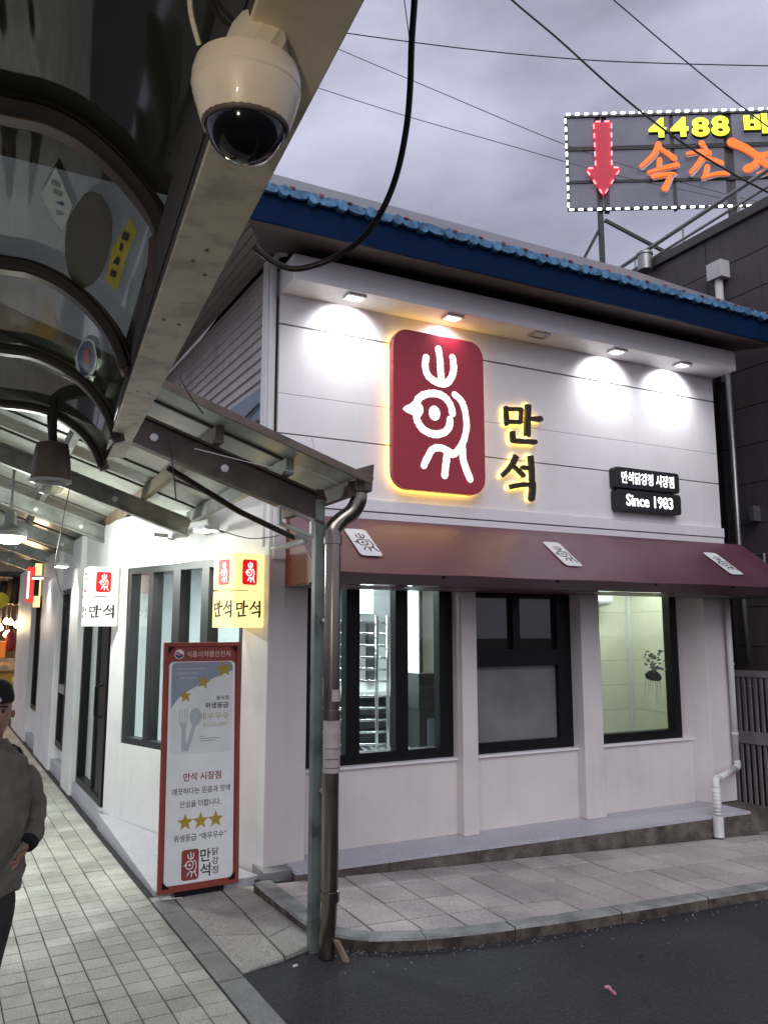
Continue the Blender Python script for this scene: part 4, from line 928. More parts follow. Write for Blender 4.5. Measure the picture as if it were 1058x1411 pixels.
for z in (2.40, 1.35, .33): MB().lathe([(.0535, -.03), (.058, -.028), (.058, .028), (.0535, .03)], (px_, py_, z), 20).build('collar', m_ss, dpz, smooth=True, sharp=True)
MB().tube(catmull([(px_, py_, .32), (px_ - .004, py_, .20), (px_ - .012, py_ + .005, .10), (px_ - .014, py_ - .004, .0)], 4), .046, 16).build('outlet', m_ss, dpz, smooth=True, sharp=True)
for z in (1.9, .9): MB().box(px_ - .045, py_, z, 1.9, 4.60, z + .02).build('strap', m_ssd, dpz)
for z0, z1, m_ in ((1.43, 1.50, m_notice), (1.02, 1.36, m_notice)):
    mb = MB(); n_ = 9
    for k in range(n_ + 1):
        a = R(-170 + 150 * k / n_) if z1 - z0 > .2 else R(-110 + 80 * k / n_); rj = .0548
        mb.v += [Vector((px_ + rj * math.cos(a), py_ + rj * math.sin(a), z0)), Vector((px_ + rj * math.cos(a), py_ + rj * math.sin(a), z1))]
    mb.f = [(2 * k, 2 * k + 2, 2 * k + 3, 2 * k + 1) for k in range(n_)]; mb.build('torn_notice', m_, dpz)
for z in (1.05, 1.16, 1.10): MB().tube([(px_ +   .0556 * math.cos(R(a)), py_ +   .0556 * math.sin(R(a)), z) for a in range(-150, -40, 12)], .0018, 4).build('printed_line', m_vblk, dpz)
tl = MB(); tl.obox((1.99, 4.405, -.01), (.016, -.022, 0), (.022, .018, 0), (-.045, .05, .11)); tag(tl.build('broken_tile', m_terra), 'broken strip of brown terracotta leaning at the downpipe foot', 'rubble')
rng = random.Random(4); mb = MB()
for k in range(420):
    t_ = rng.random() ** 1.3 * (len(Kf) - 2); i_ = int(t_); a_, b_ = Kf[i_], Kf[i_ + 1]; f_ = t_ - i_
    dx, dy = b_[0] - a_[0], b_[1] - a_[1]; q_ = math.hypot(dx, dy) or 1; of = .006 + abs(rng.gauss(0, .045 if k % 4 else .16))
    x_, y_ = a_[0] + dx * f_ + dy / q_ * of, a_[1] + dy * f_ - dx / q_ * of
    if y_ > 4.55: continue
    s_ = rng.uniform(.002, .0065); mb.lathe([(s_ * .3, -.002), (s_, .002), (s_ * .5, s_)], (x_, y_, gz(x_)), 5)
o = mb.build('gravel', m_kerb); o['kind'] = 'stuff'; o['label'] = 'loose grit lying along the foot of the kerb'
# brown drain hose with white end, crossing under the roof
hp = [ony(232, 645, 4.9), ony(330, 705, 5.1), ony(405, 741, 5.25)]
t = thing('drain_pipe', 'thin brown pipe with white elbow hanging under the arcade roof', 'pipe', hp[2])
MB().tube(hp, .020, 10).build('pipe', m_beam, t, smooth=True, sharp=True)
e1 = ony(421, 744, 5.25); e2 = ony(376, 755, 5.62)
MB().tube(catmull([hp[2], ony(415, 739, 5.25), e1, ony(410, 749, 5.35), e2], 4), .022, 10).build('elbow', m_pvc, t, smooth=True)

# ================================================================== CURVED CANOPY OVER THE CAMERA
cn = thing('curved_canopy', 'smoked curved sheet canopy with brown arch ribs on a long cream channel', 'canopy', (.3, 2.5, 2.5))
bd = Vector((.095, .992, .078)); b0 = Vector((.25, .645, 2.45)); bs_ = bd.cross(UP).normalized(); bu = bs_.cross(bd).normalized()
T0, T1 = -1.8, 3.62
def BMp(t, x, z): return b0 + bd * t + bs_ * x + bu * z
def chan(x0, x1, z0, z1): m = MB(); m.obox(BMp(T0, x0, z0), bd * (T1 - T0), bs_ * (x1 - x0), bu * (z1 - z0)); return m
chan(-.048, .048, 0, .008).build('channel_web', m_cream, cn, bevel=.002)
chan(.042, .048, .0085, .06).build('channel_lip', m_cream, cn)
chan(-.048, -.042, .0085, .17).build('channel_side', m_creamd, cn)
chan(-.041, .041, .012, .16).build('channel_core', m_creamd, cn)
for t_, x in ((.72, -.01), (.78, .02), (.66, .005), (1.1, -.02), (1.12, .015), (1.9, -.015), (1.92, .02)):
    MB().lathe([(.0035, 0), (.0035, -.002), (.001, -.003)], BMp(t_, x, 0), 8).build('rivet', m_edge, cn)
RB = [(1.75, [(0, 165), (60, 178), (110, 203), (160, 246), (203, 300), (221, 340)]), (2.45, [(0, 374), (40, 381), (82, 400), (122, 433), (153, 475), (170, 518)]),
      (3.45, [(0, 488), (40, 494), (75, 508), (110, 531), (142, 570), (158, 612)]), (4.22, [(0, 562), (40, 567), (75, 577), (105, 597), (127, 622), (139, 650)])]
def rib_curve(y, px):
    p = [ony(u, v, y) for u, v in px]; s_ = (p[1] - p[0]); lead = [p[0] - s_ * 6 + UP * (-s_.length * 1.2), p[0] - s_ * 2.2 + UP * (s_.length * .1)]
    return [Vector(q) for q in catmull([tuple(q) for q in lead + p], 6)]
RC = [rib_curve(y, px) for y, px in RB]
near = [[q + bd * d + Vector((0, 0, 0)) for q in RC[0]] for d in (-2.6, -1.2)]
for c_ in near[:1]: pass
for k, rc in enumerate(RC):
    mb = MB(); n_ = len(rc); wd, ht = .038, .045
    for i, p in enumerate(rc):
        d = (rc[min(i + 1, n_ - 1)] - rc[max(i - 1, 0)]).normalized(); up_ = Vector((0, 1, 0)).cross(d).normalized() * -1
        if up_.z < 0 and i < n_ * .6: up_ = -up_
        y_ = Vector((0, 1, 0)); mb.v += [p - y_ * wd / 2 - up_ * ht * .0, p + y_ * wd / 2, p + y_ * wd / 2 + up_ * ht, p - y_ * wd / 2 + up_ * ht]
    for i in range(n_ - 1):
        for c in range(4): mb.f.append((i * 4 + c, i * 4 + (c + 1) % 4, (i + 1) * 4 + (c + 1) % 4, (i + 1) * 4 + c))
    mb.f += [(0, 1, 2, 3), tuple((n_ - 1) * 4 + c for c in (3, 2, 1, 0))]
    rib = mb.build('arch_rib', m_rib, cn, smooth=True, sharp=True)
    MB().tube([p + Vector((0, -.030, .02)) for p in rc], .017, 6).build('rubber_seal', m_ribd, cn)
    e = rc[-1]; tb = (e.y - b0.y) / bd.y; bp_ = BMp(tb, -.045, .06)
    MB().bar(e + Vector((-.01, 0, .02)), bp_, .03, .02).build('bracket', m_edge, cn)
    MB().tube([e + Vector((.005, -.025, .03)), e + Vector((.005, -.025, .01))], .008, 6).build('bolt', m_edge, cn)
def loft(c0, c1, off=.05, n_=6):
    mb = MB(); k = len(c0)
    for j in range(n_ + 1):
        for i in range(k): p = c0[i].lerp(c1[i], j / n_); mb.v.append(p + UP * off + Vector((off * .35 * (i / k) ** 2, 0, 0)))
    for j in range(n_):
        for i in range(k - 1): mb.f.append((j * k + i, j * k + i + 1, (j + 1) * k + i + 1, (j + 1) * k + i))
    return mb
CV = [near[0], near[1], RC[0], RC[1], RC[2], RC[3]]
for c0, c1 in zip(CV[:-1], CV[1:]): loft(c0, c1).build('canopy_sheet', m_smoke, cn, smooth=True)
# side skirt sheet between arch feet and the channel
for c0, c1 in zip(CV[:-1], CV[1:]):
    mb = MB(); q0 = BMp((c0[-1].y - b0.y) / bd.y, -.05, .03); q1 = BMp((c1[-1].y - b0.y) / bd.y, -.05, .03)
    off = UP * .05 + Vector((.0175, 0, 0)); mb.add([c0[-1] + off, c1[-1] + off, q1, q0], [(0, 1, 2, 3)]); mb.build('skirt_sheet', m_smoke, cn)
# assumed dark roof above the near end, sized to keep the smoked sheet dark
MB().box(-2.4, -2.0, 3.15, .45, 2.3, 3.19).build('outer_cover', m_ribd, cn)
# added sheets below the canopy, painted as reflections of signs, and one oval sticker
def on_sheet(k, uv, drop=.012):
    c0, c1 = RC[k], RC[k + 1]; best = None
    for j in range(0, 41):
        for i in range(len(c0) - 1):
            for s_ in (0, .5):
                p = (c0[i].lerp(c0[i + 1], s_)).lerp(c1[i].lerp(c1[i + 1], s_), j / 40) + UP * (.05 - drop) + Vector((.0175 * (i / len(c0)) ** 2, 0, 0))
                u, v = proj(p); d = (u - uv[0]) ** 2 + (v - uv[1]) ** 2
                if best is None or d < best[0]: best = (d, p)
    return best[1]
def patch(name, k, pxs, m_, drop, label, cat='sticker', dark=()):
    mb = MB(); P3 = [on_sheet(k, q, drop) for q in pxs]; c = sum(P3, Vector()) / len(P3)
    n_ = len(P3); nrm = Vector((0, 0, -1)); mb.v = P3 + [p + UP * .002 for p in P3]; mb.f = [tuple(range(n_)), tuple(range(2 * n_ - 1, n_ - 1, -1))] + [(i, (i + 1) % n_, n_ + (i + 1) % n_, n_ + i) for i in range(n_)]
    return tag(mb.build(name, m_, recalc=True), label, cat)
t = patch('notice_reflection', 0, [(78, 228), (92, 268), (101, 285), (88, 318), (72, 300), (57, 266)], m_wsh, .014, 'pale blue sheet added below the smoked canopy sheet as a mirrored notice')
yb_ = patch('banner_reflection', 0, [(178, 300), (186, 318), (176, 352), (163, 400), (146, 388), (156, 345)], m_ylw, .013, 'yellow strip added below the canopy sheet as a mirrored banner')
patch('oval_reflection', 0, [(122 + 32 * math.cos(t) + 6 * math.sin(t), 330 - 66 * math.sin(t)) for t in [2 * math.pi * k / 16 for k in range(16)]], m_dull, .020, 'dark oval sheet added below the curved canopy sheet as a mirrored board')
def mark(k, quad, drop, m_, parent, nm='printed_line'): MB().add([on_sheet(k, q, drop) for q in quad], [(0, 1, 2, 3)]).build(nm, m_, parent)  # lines of print within the painted sign reflections
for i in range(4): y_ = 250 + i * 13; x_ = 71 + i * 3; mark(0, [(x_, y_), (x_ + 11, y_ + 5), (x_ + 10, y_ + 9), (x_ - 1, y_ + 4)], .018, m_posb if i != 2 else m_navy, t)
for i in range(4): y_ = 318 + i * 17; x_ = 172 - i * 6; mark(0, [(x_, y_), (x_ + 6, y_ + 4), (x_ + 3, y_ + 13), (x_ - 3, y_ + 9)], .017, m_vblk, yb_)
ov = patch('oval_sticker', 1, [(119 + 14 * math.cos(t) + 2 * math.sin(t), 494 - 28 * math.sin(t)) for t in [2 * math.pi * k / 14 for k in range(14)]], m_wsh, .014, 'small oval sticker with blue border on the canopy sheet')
mb = MB(); P3 = [on_sheet(1, (119 + 11.5 * math.cos(t) + 2 * math.sin(t), 494 - 24 * math.sin(t)), .018) for t in [2 * math.pi * k / 14 for k in range(14)]]; mb.add(P3, [tuple(range(14))]); mb.build('blue_field', m_navy, ov)
mb = MB(); P3 = [on_sheet(1, q, .021) for q in ((115, 482), (121, 480), (124, 492), (122, 504), (116, 500))]; mb.add(P3, [tuple(range(5))]); mb.build('red_figure', m_redp, ov)

# dome camera under the channel
dc = thing('dome_camera', 'cream dome security camera with black glass ball under the channel', 'camera', (.24, .75, 2.4))
cc = CAM + ray(340, 122).normalized() * .93; ax = Vector((.03, .10, -1)).normalized()      # axis points down
MB().lathe([(.044, -.026), (.0515, -.021), (.0545, -.010), (.0548, .002), (.0535, .010), (.0455, .036), (.0435, .040), (.040, .0405)], cc, 40, axis=ax).build('housing', m_cdome, dc, smooth=True, sharp=True)
MB().lathe([(.0549, .000), (.0554, .0015), (.0549, .003)], cc, 40, axis=ax, cap=False).build('seam', m_cream, dc)
rs = .0415; pc = cc + ax * .033
MB().lathe([(rs * math.cos(R(a)), rs * math.sin(R(a)) * 1.06) for a in range(0, 91, 6)], pc, 32, axis=ax, cap=False).build('dome', m_lens, dc, smooth=True)
MB().lathe([(.0425, .003), (.0442, .005), (.0437, .009), (.0412, .010)], pc, 32, axis=ax, cap=False).build('dome_ring', m_edge, dc, smooth=True)
MB().tube([cc - ax * .024, cc - ax * .055 + Vector((.01, 0, 0)), BMp(.17, 0, -.001)], .03, 12).build('mount', m_cream, dc)
for k, px in enumerate(([(262, 0), (264, 20), (270, 45), (275, 62)], [(290, 0), (305, 25), (325, 38), (338, 22), (345, 0)], [(298, 0), (312, 18), (330, 30), (350, 0)])):
    tag(MB().tube([tuple(q) for q in catmull([tuple(CAM + ray(u, v).normalized() * (.98 + .03 * k)) for u, v in px], 5)], .0028, 6).build('camera_lead', m_cable if k else m_cream),
        ['pale lead running up behind the dome camera', 'slack dark lead looped above the dome camera', 'tight dark lead loop above the dome camera'][k], 'cable', 'leads of the dome camera')
# assumed warm bulb behind the photographer, added unseen to light the channel underside
t = thing('assumed_bulb', 'assumed bare warm bulb on a cord behind the photographer, added to light the canopy channel', 'bulb', (-.75, -.55, 2.05))
MB().lathe([(.012, .08), (.02, .05), (.035, .0), (.03, -.03), (.008, -.045)], (-.75, -.55, 2.05), 14).build('glass', m_bulb, t, smooth=True); MB().tube([(-.75, -.55, 2.13), (-.75, -.55, 3.15)], .005, 6).build('cord', m_wire, t)
lamp('assumed_bulb_light', 'POINT', (-.75, -.55, 1.98), 32, (1.0, .86, .66), t, .04)
# thick dangling cable
cp = [(590, -700), (582, -300), (574, -60), (571, 0), (567, 60), (565, 120), (560, 175), (548, 235), (530, 283), (505, 322), (470, 350), (432, 366), (400, 370), (372, 358), (350, 340)]
tag(MB().tube([tuple(q) for q in catmull([tuple(CAM + ray(u, v).normalized() * 1.5) for u, v in cp], 5)], .0055, 10).build('dangling_cable', m_cable, smooth=True), 'thick black cable with cut end dangling in a curve before the roof', 'cable')
tag(MB().tube([CAM + ray(556, -60).normalized() * 1.9, CAM + ray(557, 0).normalized() * 1.9, CAM + ray(563, 45).normalized() * 1.75, CAM + ray(566, 80).normalized() * 1.52], .0012, 5).build('thin_wire', m_wire), 'very thin wire running up beside the dangling cable', 'wire')

# overhead wires in the sky
for pts, D, r_, lab in (([(380, 30), (480, 46), (640, 67), (800, 82), (940, 88), (1120, 92)], 14, .012, 'nearly level black overhead wire crossing the sky'),
                        ([(640, -60), (705, 0), (770, 55), (850, 127), (930, 190), (1010, 240), (1090, 282)], 9, .013, 'thickest black overhead wire slanting steeply to the rooftop'),
                        ([(770, -60), (845, 0), (915, 60), (1010, 138), (1110, 215)], 11, .010, 'steep black overhead wire crossing the corner of the billboard'),
                        ([(380, 28), (465, 67), (620, 133), (780, 200), (900, 240), (1010, 270), (1100, 290)], 16, .009, 'thin slanting overhead wire, upper of the pair meeting the roof'),
                        ([(360, 95), (435, 120), (560, 160), (700, 200), (830, 237), (960, 266), (1100, 296)], 17, .009, 'thin slanting overhead wire, lower of the pair meeting the roof')):
    P3 = [CAM + ray(u, v) * (D / ray(u, v).dot(fwd)) for u, v in pts]
    P3 = [P3[0] + (P3[0] - P3[1]).normalized() * 1.5] + P3 + [P3[-1] + (P3[-1] - P3[-2]).normalized() * 4]
    tag(MB().tube([tuple(q) for q in catmull([tuple(p) for p in P3], 6)], r_, 6).build('overhead_wire', m_wire), lab, 'wire', 'overhead wires')

# ================================================================== DARK BUILDING ON THE RIGHT
db = thing('dark_building', 'dark brown clad building with roof railing beyond the alley', 'building', (10, 8, -.2))
DX = 8.2; ZT = 6.88
MB().box(DX + .03, 4.2, -.3, 16, 15, ZT).build('body', m_groove, db)
rows = [-.3, .70, 1.20, 1.66, 2.12, 2.60, 3.10, 3.59, 4.06, 4.53, 5.005, 5.48, 5.96, 6.42, ZT]
ys = [4.2, 5.3, 6.85, 8.2, 9.5, 10.8, 12.1, 13.4, 15.0]
for z0, z1 in zip(rows[:-1], rows[1:]):
    for y0, y1 in zip(ys[:-1], ys[1:]):
        if z1 < 4.9 and y0 > 8: continue
        MB().box(DX, y0 + .005, z0 + .006, DX + .03, y1 - .005, z1 - .006).build('cladding_panel', m_dwall, db)
MB().box(DX - .05, 4.15, ZT, DX + .35, 15.1, ZT + .13).build('coping', m_dcap, db, bevel=.01)
MB().box(DX - .42, 7.55, -.3, DX - .002, 12, 6.2).build('rear_pier', m_dwall, db)
# roof railing: two rails on posts
for z, zf, r_ in ((ZT + .68, ZT + .36, .03), (ZT + .44, ZT + .20, .02)): MB().tube([(DX + .12, 4.4, z), (DX + .12, 8.55, zf)], r_, 10).build('rail', m_ssd, db, smooth=True)
for y in (4.6, 5.5, 6.4, 7.3, 8.2): MB().tube([(DX + .12, y, ZT + .12), (DX + .12, y, ZT + .68 - .32 * (y - 4.4) / 4.15)], .014, 8).build('rail_post', m_ssd, db)
MB().lathe([(.10, 0), (.10, .22), (.115, .22), (.115, .25), (.09, .27)], (DX - .15, 7.75, ZT - .05), 16).build('vent_stub', m_ssd, db, smooth=True, sharp=True)
# rainwater box and pipe
p = onx(992, 375, DX - .05)
MB().box(DX - .16, 6.50, 6.24, DX - .002, 6.72, 6.46).build('rain_box', m_pvc, db); MB().tube([(DX - .08, 6.61, 6.24), (DX - .08, 6.61, 4.9)], .05, 12).build('rain_pipe', m_pvc, db, smooth=True)
MB().tube([(DX - .10, 6.55, 5.05), (DX - .10, 6.55, 2.80), (DX - .10, 6.52, 1.45)], .035, 12).build('wall_pipe', m_ssd, db, smooth=True)
MB().tube([(DX - .10, 6.5, 2.72), (DX - .12, 6.2, 2.72), (DX - .12, 6.2, 2.3)], .018, 8).build('conduit', m_ssd, db)
MB().tube([(DX - .06, 6.75, 5.05), (DX - .06, 6.75, 1.0)], .02, 8).build('conduit', m_black, db)
lm = MB(); lm.box(DX - .12, 6.30, 3.12, DX - .002, 6.36, 3.30); lm.build('wall_box', m_ssd, db)
MB().lathe([(.10, 0), (.11, .03), (.05, .05)], (DX - .02, 6.9, 1.72), 16, axis=(-1, 0, 0)).build('round_vent', m_black, db)

# gate of vertical pickets
gt = thing('picket_gate', 'grey steel gate of vertical pickets in the alley beside the shop', 'gate', (7.7, 6.4, -.15))
ga, gb = onpl(1017, 1010, (7.75, 6.45, 0), (1, .15, 0)), None
G0, G1 = Vector((7.69, 6.62, 0)), Vector((7.93, 5.45, 0)); gd = (G1 - G0)
for z0, z1 in ((1.33, 1.40), (.60, .73), (-.13, -.06)): MB().hexa([G0 + UP * z0, G1 + UP * z0, G1 + UP * z0 + Vector((.04, .008, 0)), G0 + UP * z0 + Vector((.04, .008, 0)), G0 + UP * z1, G1 + UP * z1, G1 + UP * z1 + Vector((.04, .008, 0)), G0 + UP * z1 + Vector((.04, .008, 0))]).build('rail', m_fence, gt)
for k in range(18):
    p = G0 + gd * ((k + .3) / 18) + Vector((.012, 0, 0)); MB().box(p.x, p.y - .016, -.1, p.x + .018, p.y + .016, 1.36).build('picket', m_fence if k % 1 == 0 else m_fdark, gt)
for p in (G0, G1): MB().box(p.x - .005, p.y - .03, -.24, p.x + .055, p.y + .03, 1.44).build('gate_post', m_fence, gt)
rb = thing('red_box', 'red box with pale lid standing behind the picket gate', 'box', (8.05, 6.1, -.1))
MB().box(8.0, 5.85, -.22, 8.17, 6.05, 1.40).build('body', m_ext, rb); mb = MB(); mb.hexa([(7.94, 5.8, 1.402), (8.18, 5.8, 1.402), (8.18, 6.1, 1.402), (7.94, 6.1, 1.402), (7.97, 5.82, 1.47), (8.18, 5.82, 1.50), (8.18, 6.08, 1.50), (7.97, 6.08, 1.47)]); mb.build('lid', m_wtrim, rb)
# white waste pipe at the right column
wp = thing('waste_pipe', 'white plastic waste pipe with elbows at the right column foot', 'pipe', (6.4, 5.6, 0))
MB().tube([(7.055, 5.90, 2.30), (7.055, 5.90, .52)], .030, 12).build('upright', m_pvc, wp, smooth=True)
MB().tube(catmull([(7.055, 5.90, .53), (7.055, 5.895, .47), (7.0, 5.88, .455)], 3), .034, 12).build('elbow', m_pvc, wp, smooth=True)
MB().tube([(7.01, 5.88, .455), (6.42, 5.60, .445)], .030, 12).build('cross_run', m_pvc, wp, smooth=True)
MB().tube(catmull([(6.44, 5.61, .446), (6.36, 5.57, .44), (6.33, 5.545, .37)], 4), .036, 12).build('elbow', m_pvc, wp, smooth=True)
MB().tube([(6.33, 5.545, .38), (6.33, 5.545, .12)], .038, 14).build('ribbed_hose', m_pvc, wp, smooth=True)
for k in range(7): MB().lathe([(.037, -.008), (.043, 0), (.037, .008)], (6.33, 5.545, .15 + k * .032), 14, cap=False).build('hose_rib', m_pvc, wp, smooth=True)
MB().tube([(6.33, 5.545, .125), (6.33, 5.545, -.06)], .050, 16).build('socket', m_pvc, wp, smooth=True, sharp=True)
for z in (2.25, 1.5, .8): MB().lathe([(.031, -.012), (.036, -.012), (.036, .012), (.031, .012)], (7.055, 5.90, z), 12, cap=False).build('clip', m_pvc, wp)

# ================================================================== ROOFTOP BILLBOARD
bbO = Vector((8.72, 10.05, 0)); bx = Vector((.8695, -.494, 0)).normalized()
bl = onpl(782, 291, bbO, bx.cross(UP)); BF = Fr(bl, bx, UP)
def bpx(u, v): p = onpl(u, v, bbO, bx.cross(UP)); q = p - bl; return q.dot(bx), q.z
bb = thing('billboard', 'rooftop mesh billboard edged in white lights with red arrow and Korean letters', 'billboard', (9.6, 9.7, 6.9))
W0, (_, HB) = 5.2, bpx(780, 160)
HB = HB
MB().prism([(0, 0), (W0, 0), (W0, HB), (0, HB)], BF, -.03, -.022).build('mesh_sheet', m_net, bb)
fm = MB(); frame_rect(fm, BF, 0, 0, W0, HB, .04, -.02, .02); fm.build('frame', m_frame, bb)
for v0, hh in ((203, .075), (249, .05)): y = bpx(880, v0)[1]; MB().prism([(.03, y - hh / 2), (W0 - .03, y - hh / 2), (W0 - .03, y + hh / 2), (.03, y + hh / 2)], BF, -.018, .01).build('crossbar', m_frame, bb)
for u, wd, zb in ((929, .05, 0), (1007, .13, -.2)): x = bpx(u, 230)[0]; MB().prism([(x - wd / 2, zb), (x + wd / 2, zb), (x + wd / 2, HB - .02), (x - wd / 2, HB - .02)], BF, -.10, -.032).build('upright', m_frame, bb)
xp = bpx(830, 230)[0]
for dx in (-.05, .07): MB().prism([(xp + dx - .045, -3.0 if dx < 0 else 0), (xp + dx + .035, -3.0 if dx < 0 else 0), (xp + dx + .035, HB - .02), (xp + dx - .045, HB - .02)], BF, -.13, -.034).build('pole', m_frame, bb)
for (u0, v0), (u1, v1) in (((832, 303), (803, 358)), ((834, 300), (921, 346))):
    a, b = bpx(u0, v0), bpx(u1, v1); MB().bar(BF.P(a[0], a[1], -.08), BF.P(b[0], b[1], -.08), .05, .05, bx.cross(UP)).build('brace', m_frame, bb)
# LED modules along the edge
led = MB(); led.box(-.036, -.012, -.013, .036, .012, .013); lme = led.mesh('led'); lme.materials.append(m_ledw)
leda = math.atan2(bx.y, bx.x)
def add_led(p, vert, me_=lme, rot=None):
    o = bpy.data.objects.new('led', me_); col.objects.link(o); o.location = p; o.rotation_euler = (0, R(90) if vert else (rot or 0), leda); attach(o, bb)
xx = .06
while xx < W0 - .05:
    add_led(BF.P(xx, HB + .012, .03), False); add_led(BF.P(xx, .01, .03), False); xx += .158
yy = .1
while yy < HB: add_led(BF.P(.01, yy, .03), True); yy += .158
# red arrow
ap_ = [bpx(*q) for q in ((816, 172), (840, 171), (841, 234), (853, 235), (830, 273), (805, 236), (819, 235))]
MB().prism(ap_[::-1], BF, .02, .07).build('arrow', m_arrow, bb)
lr = MB(); lr.box(-.04, -.01, -.010, .04, .01, .010); lrm = lr.mesh('led_red'); lrm.materials.append(m_ledr)
for i in range(len(ap_)):
    a, b = ap_[i], ap_[(i + 1) % len(ap_)]; ln = math.hypot(b[0] - a[0], b[1] - a[1]); k = max(1, int(ln / .15))
    for j in range(k):
        t_ = (j + .5) / k; o = bpy.data.objects.new('led', lrm); col.objects.link(o); q_ = BF.P(a[0] + (b[0] - a[0]) * t_, a[1] + (b[1] - a[1]) * t_, .082)
        dv = (bx * (b[0] - a[0]) + UP * (b[1] - a[1])).normalized(); nn = BF.n; mtx = Matrix((dv, nn, dv.cross(nn))).transposed(); o.rotation_euler = mtx.to_euler(); o.location = q_; attach(o, bb)
# yellow figures, each a letter
def blet(ch_, u0, v0, u1, v1, m_=m_ylet, bold=.035):
    v0 += 1; v1 += 2
    a, b = bpx(u0, v1), bpx(u1, v0)
    text('letter_side', ch_, BF, a[0] + .015, a[1] - .02, b[0] - a[0], b[1] - a[1], .015, m_yside, bb, depth=.05, bold=bold * 1.2)
    text('letter', ch_, BF, a[0], a[1], b[0] - a[0], b[1] - a[1], .067, m_, bb, depth=.012, bold=bold)
for ch_, r_ in (('4', (892, 165, 915, 191)), ('4', (922, 164, 945, 190)), ('8', (951, 164, 974, 190)), ('8', (978, 162, 1001, 189)), ('배', (1023, 158, 1064, 187))): blet(ch_, *r_)
# orange brush syllables
def c7(x, y): return bpx(760 + x / 3.55, 130 + y / 3.55)
ORG = [[([(515, 255), (490, 305), (430, 362)], 30), ([(525, 275), (560, 300), (590, 322)], 30), ([(520, 330), (512, 372)], 26), ([(465, 392), (530, 372), (605, 355)], 24), ([(490, 412), (545, 402), (592, 398)], 24), ([(575, 402), (558, 440), (545, 470)], 32)],
       [([(725, 250), (738, 268)], 30), ([(655, 300), (720, 290), (760, 296)], 26), ([(745, 290), (715, 340), (672, 392)], 32), ([(735, 318), (780, 330), (818, 345)], 26), ([(752, 365), (735, 415)], 26), ([(728, 418), (790, 400), (850, 395)], 22)],
       [([(870, 245), (940, 275), (1000, 310), (1058, 300)], 46), ([(1000, 310), (985, 350), (945, 375)], 40), ([(1010, 330), (1058, 370)], 40), ([(1000, 400), (1058, 380)], 30)]]
kb = (c7(900, 300)[0] - c7(500, 300)[0]) / 400
for gi, gset in enumerate(ORG):
    mb, tb = MB(), MB()
    for i, (s_, wd) in enumerate(gset):
        mb.prism(stroke([c7(*q) for q in s_], (lambda t, wd=wd, i=i: wd * kb * (.55 + .45 * (t if i % 2 else 1 - t))), .05, 5), BF, .055 + .001 * i, .075 + .001 * i); tb.prism(stroke([(c7(*q)[0] + .02, c7(*q)[1] - .02) for q in s_], wd * kb * .92, 0, 4), BF, .02 + .0006 * i, .05 + .0006 * i)
    mb.build('brush_letter', m_olet, bb); tb.build('letter_trim', m_wtrim, bb)

# ================================================================== ARCADE LAMPS
def bell(p, label, on):
    t = thing('pendant_lamp', label, 'lamp', p, 'lamps under the arcade roof'); p = Vector(p)
    if on:
        MB().lathe([(.03, .20), (.045, .18), (.05, .08), (.10, .055), (.145, .02), (.15, -.02), (.14, -.03)], p, 24).build('shade', m_alu, t, smooth=True)
        MB().lathe([(.138, -.03), (.13, -.055), (.08, -.085), (.02, -.095)], p, 24).build('diffuser', m_lampon, t, smooth=True)
        lamp('lamp_light', 'POINT', p - UP * .16, 90, (.93, 1.0, .93), t, .10)
    MB().tube([p + UP * .19, p + UP * (rz_(p.x) - p.z - .02)], .012, 8).build('stem', m_ssd, t)
    return t
pl1 = ony(14, 735, 7.7)
bell(pl1, 'bright white bell lamp hanging below the arcade roof', True)
pb = ony(71, 647, 3.95); t = thing('dome_lamp', 'brown unlit dome lamp with clear glass bowl below the roof edge', 'lamp', pb)
MB().lathe([(.035, .13), (.070, .12), (.082, .05), (.088, -.04), (.089, -.05)], pb, 24).build('shell', m_lampbr, t, smooth=True)
MB().lathe([(.086, -.048), (.094, -.052), (.092, -.060), (.070, -.062)], pb, 24).build('rim', m_vinyl, t, smooth=True)
MB().lathe([(.069, -.062), (.064, -.085), (.045, -.108), (.015, -.118)], pb, 24).build('bowl', m_clear, t, smooth=True)
MB().bar(pb + UP * .12, pb + UP * .12 + Vector((.0, .3, .22)), .03, .03).build('arm', m_ribd, t); MB().tube([pb + UP * .125, Vector((pb.x, pb.y + .10, 2.98))], .018, 8).build('stem', m_ribd, t)
# floodlights on the shop wall, under the arcade roof
def flood(p, nrm, label, energy, aimdrop=1.3, sp=125):
    p = Vector(p); nrm = Vector(nrm).normalized(); sd_ = UP.cross(nrm); t = thing('floodlight', label, 'lamp', p, 'floodlights on the shop wall')
    dn = (nrm * .25 - UP).normalized(); fo = nrm * .8 + UP * .3
    MB().obox(p + nrm * .10 - sd_ * .09 + UP * .0, sd_ * .18, nrm * .14, UP * .035).build('housing', m_alu, t)
    MB().obox(p + nrm * .105 - sd_ * .08 - UP * .006, sd_ * .16, nrm * .13, UP * .005).build('lens', m_floodon, t)
    MB().bar(p, p + nrm * .11 + UP * .015, .03, .012).build('bracket', m_ssd, t)
    lamp('flood_light', 'SPOT', p + nrm * .17 - UP * .03, energy, (.98, 1.0, .95), t, .06, p + nrm * .28 - UP * aimdrop, sp, .6)
flood(BP(.62, 2.66, .0), BN, 'lit floodlight on the slanted bay wall above the window', 40)
flood(BP(1.40, 2.66, .0), BN, 'lit floodlight on the bay wall end towards the glass door', 40)
flood(AP(10.25, 1.485, 2.60), -BV, 'lit floodlight on the white pillar beyond the glass door', 40)
flood(AP(12.7, 1.485, 2.60), -BV, 'lit floodlight on the farthest lit white pillar', 18)
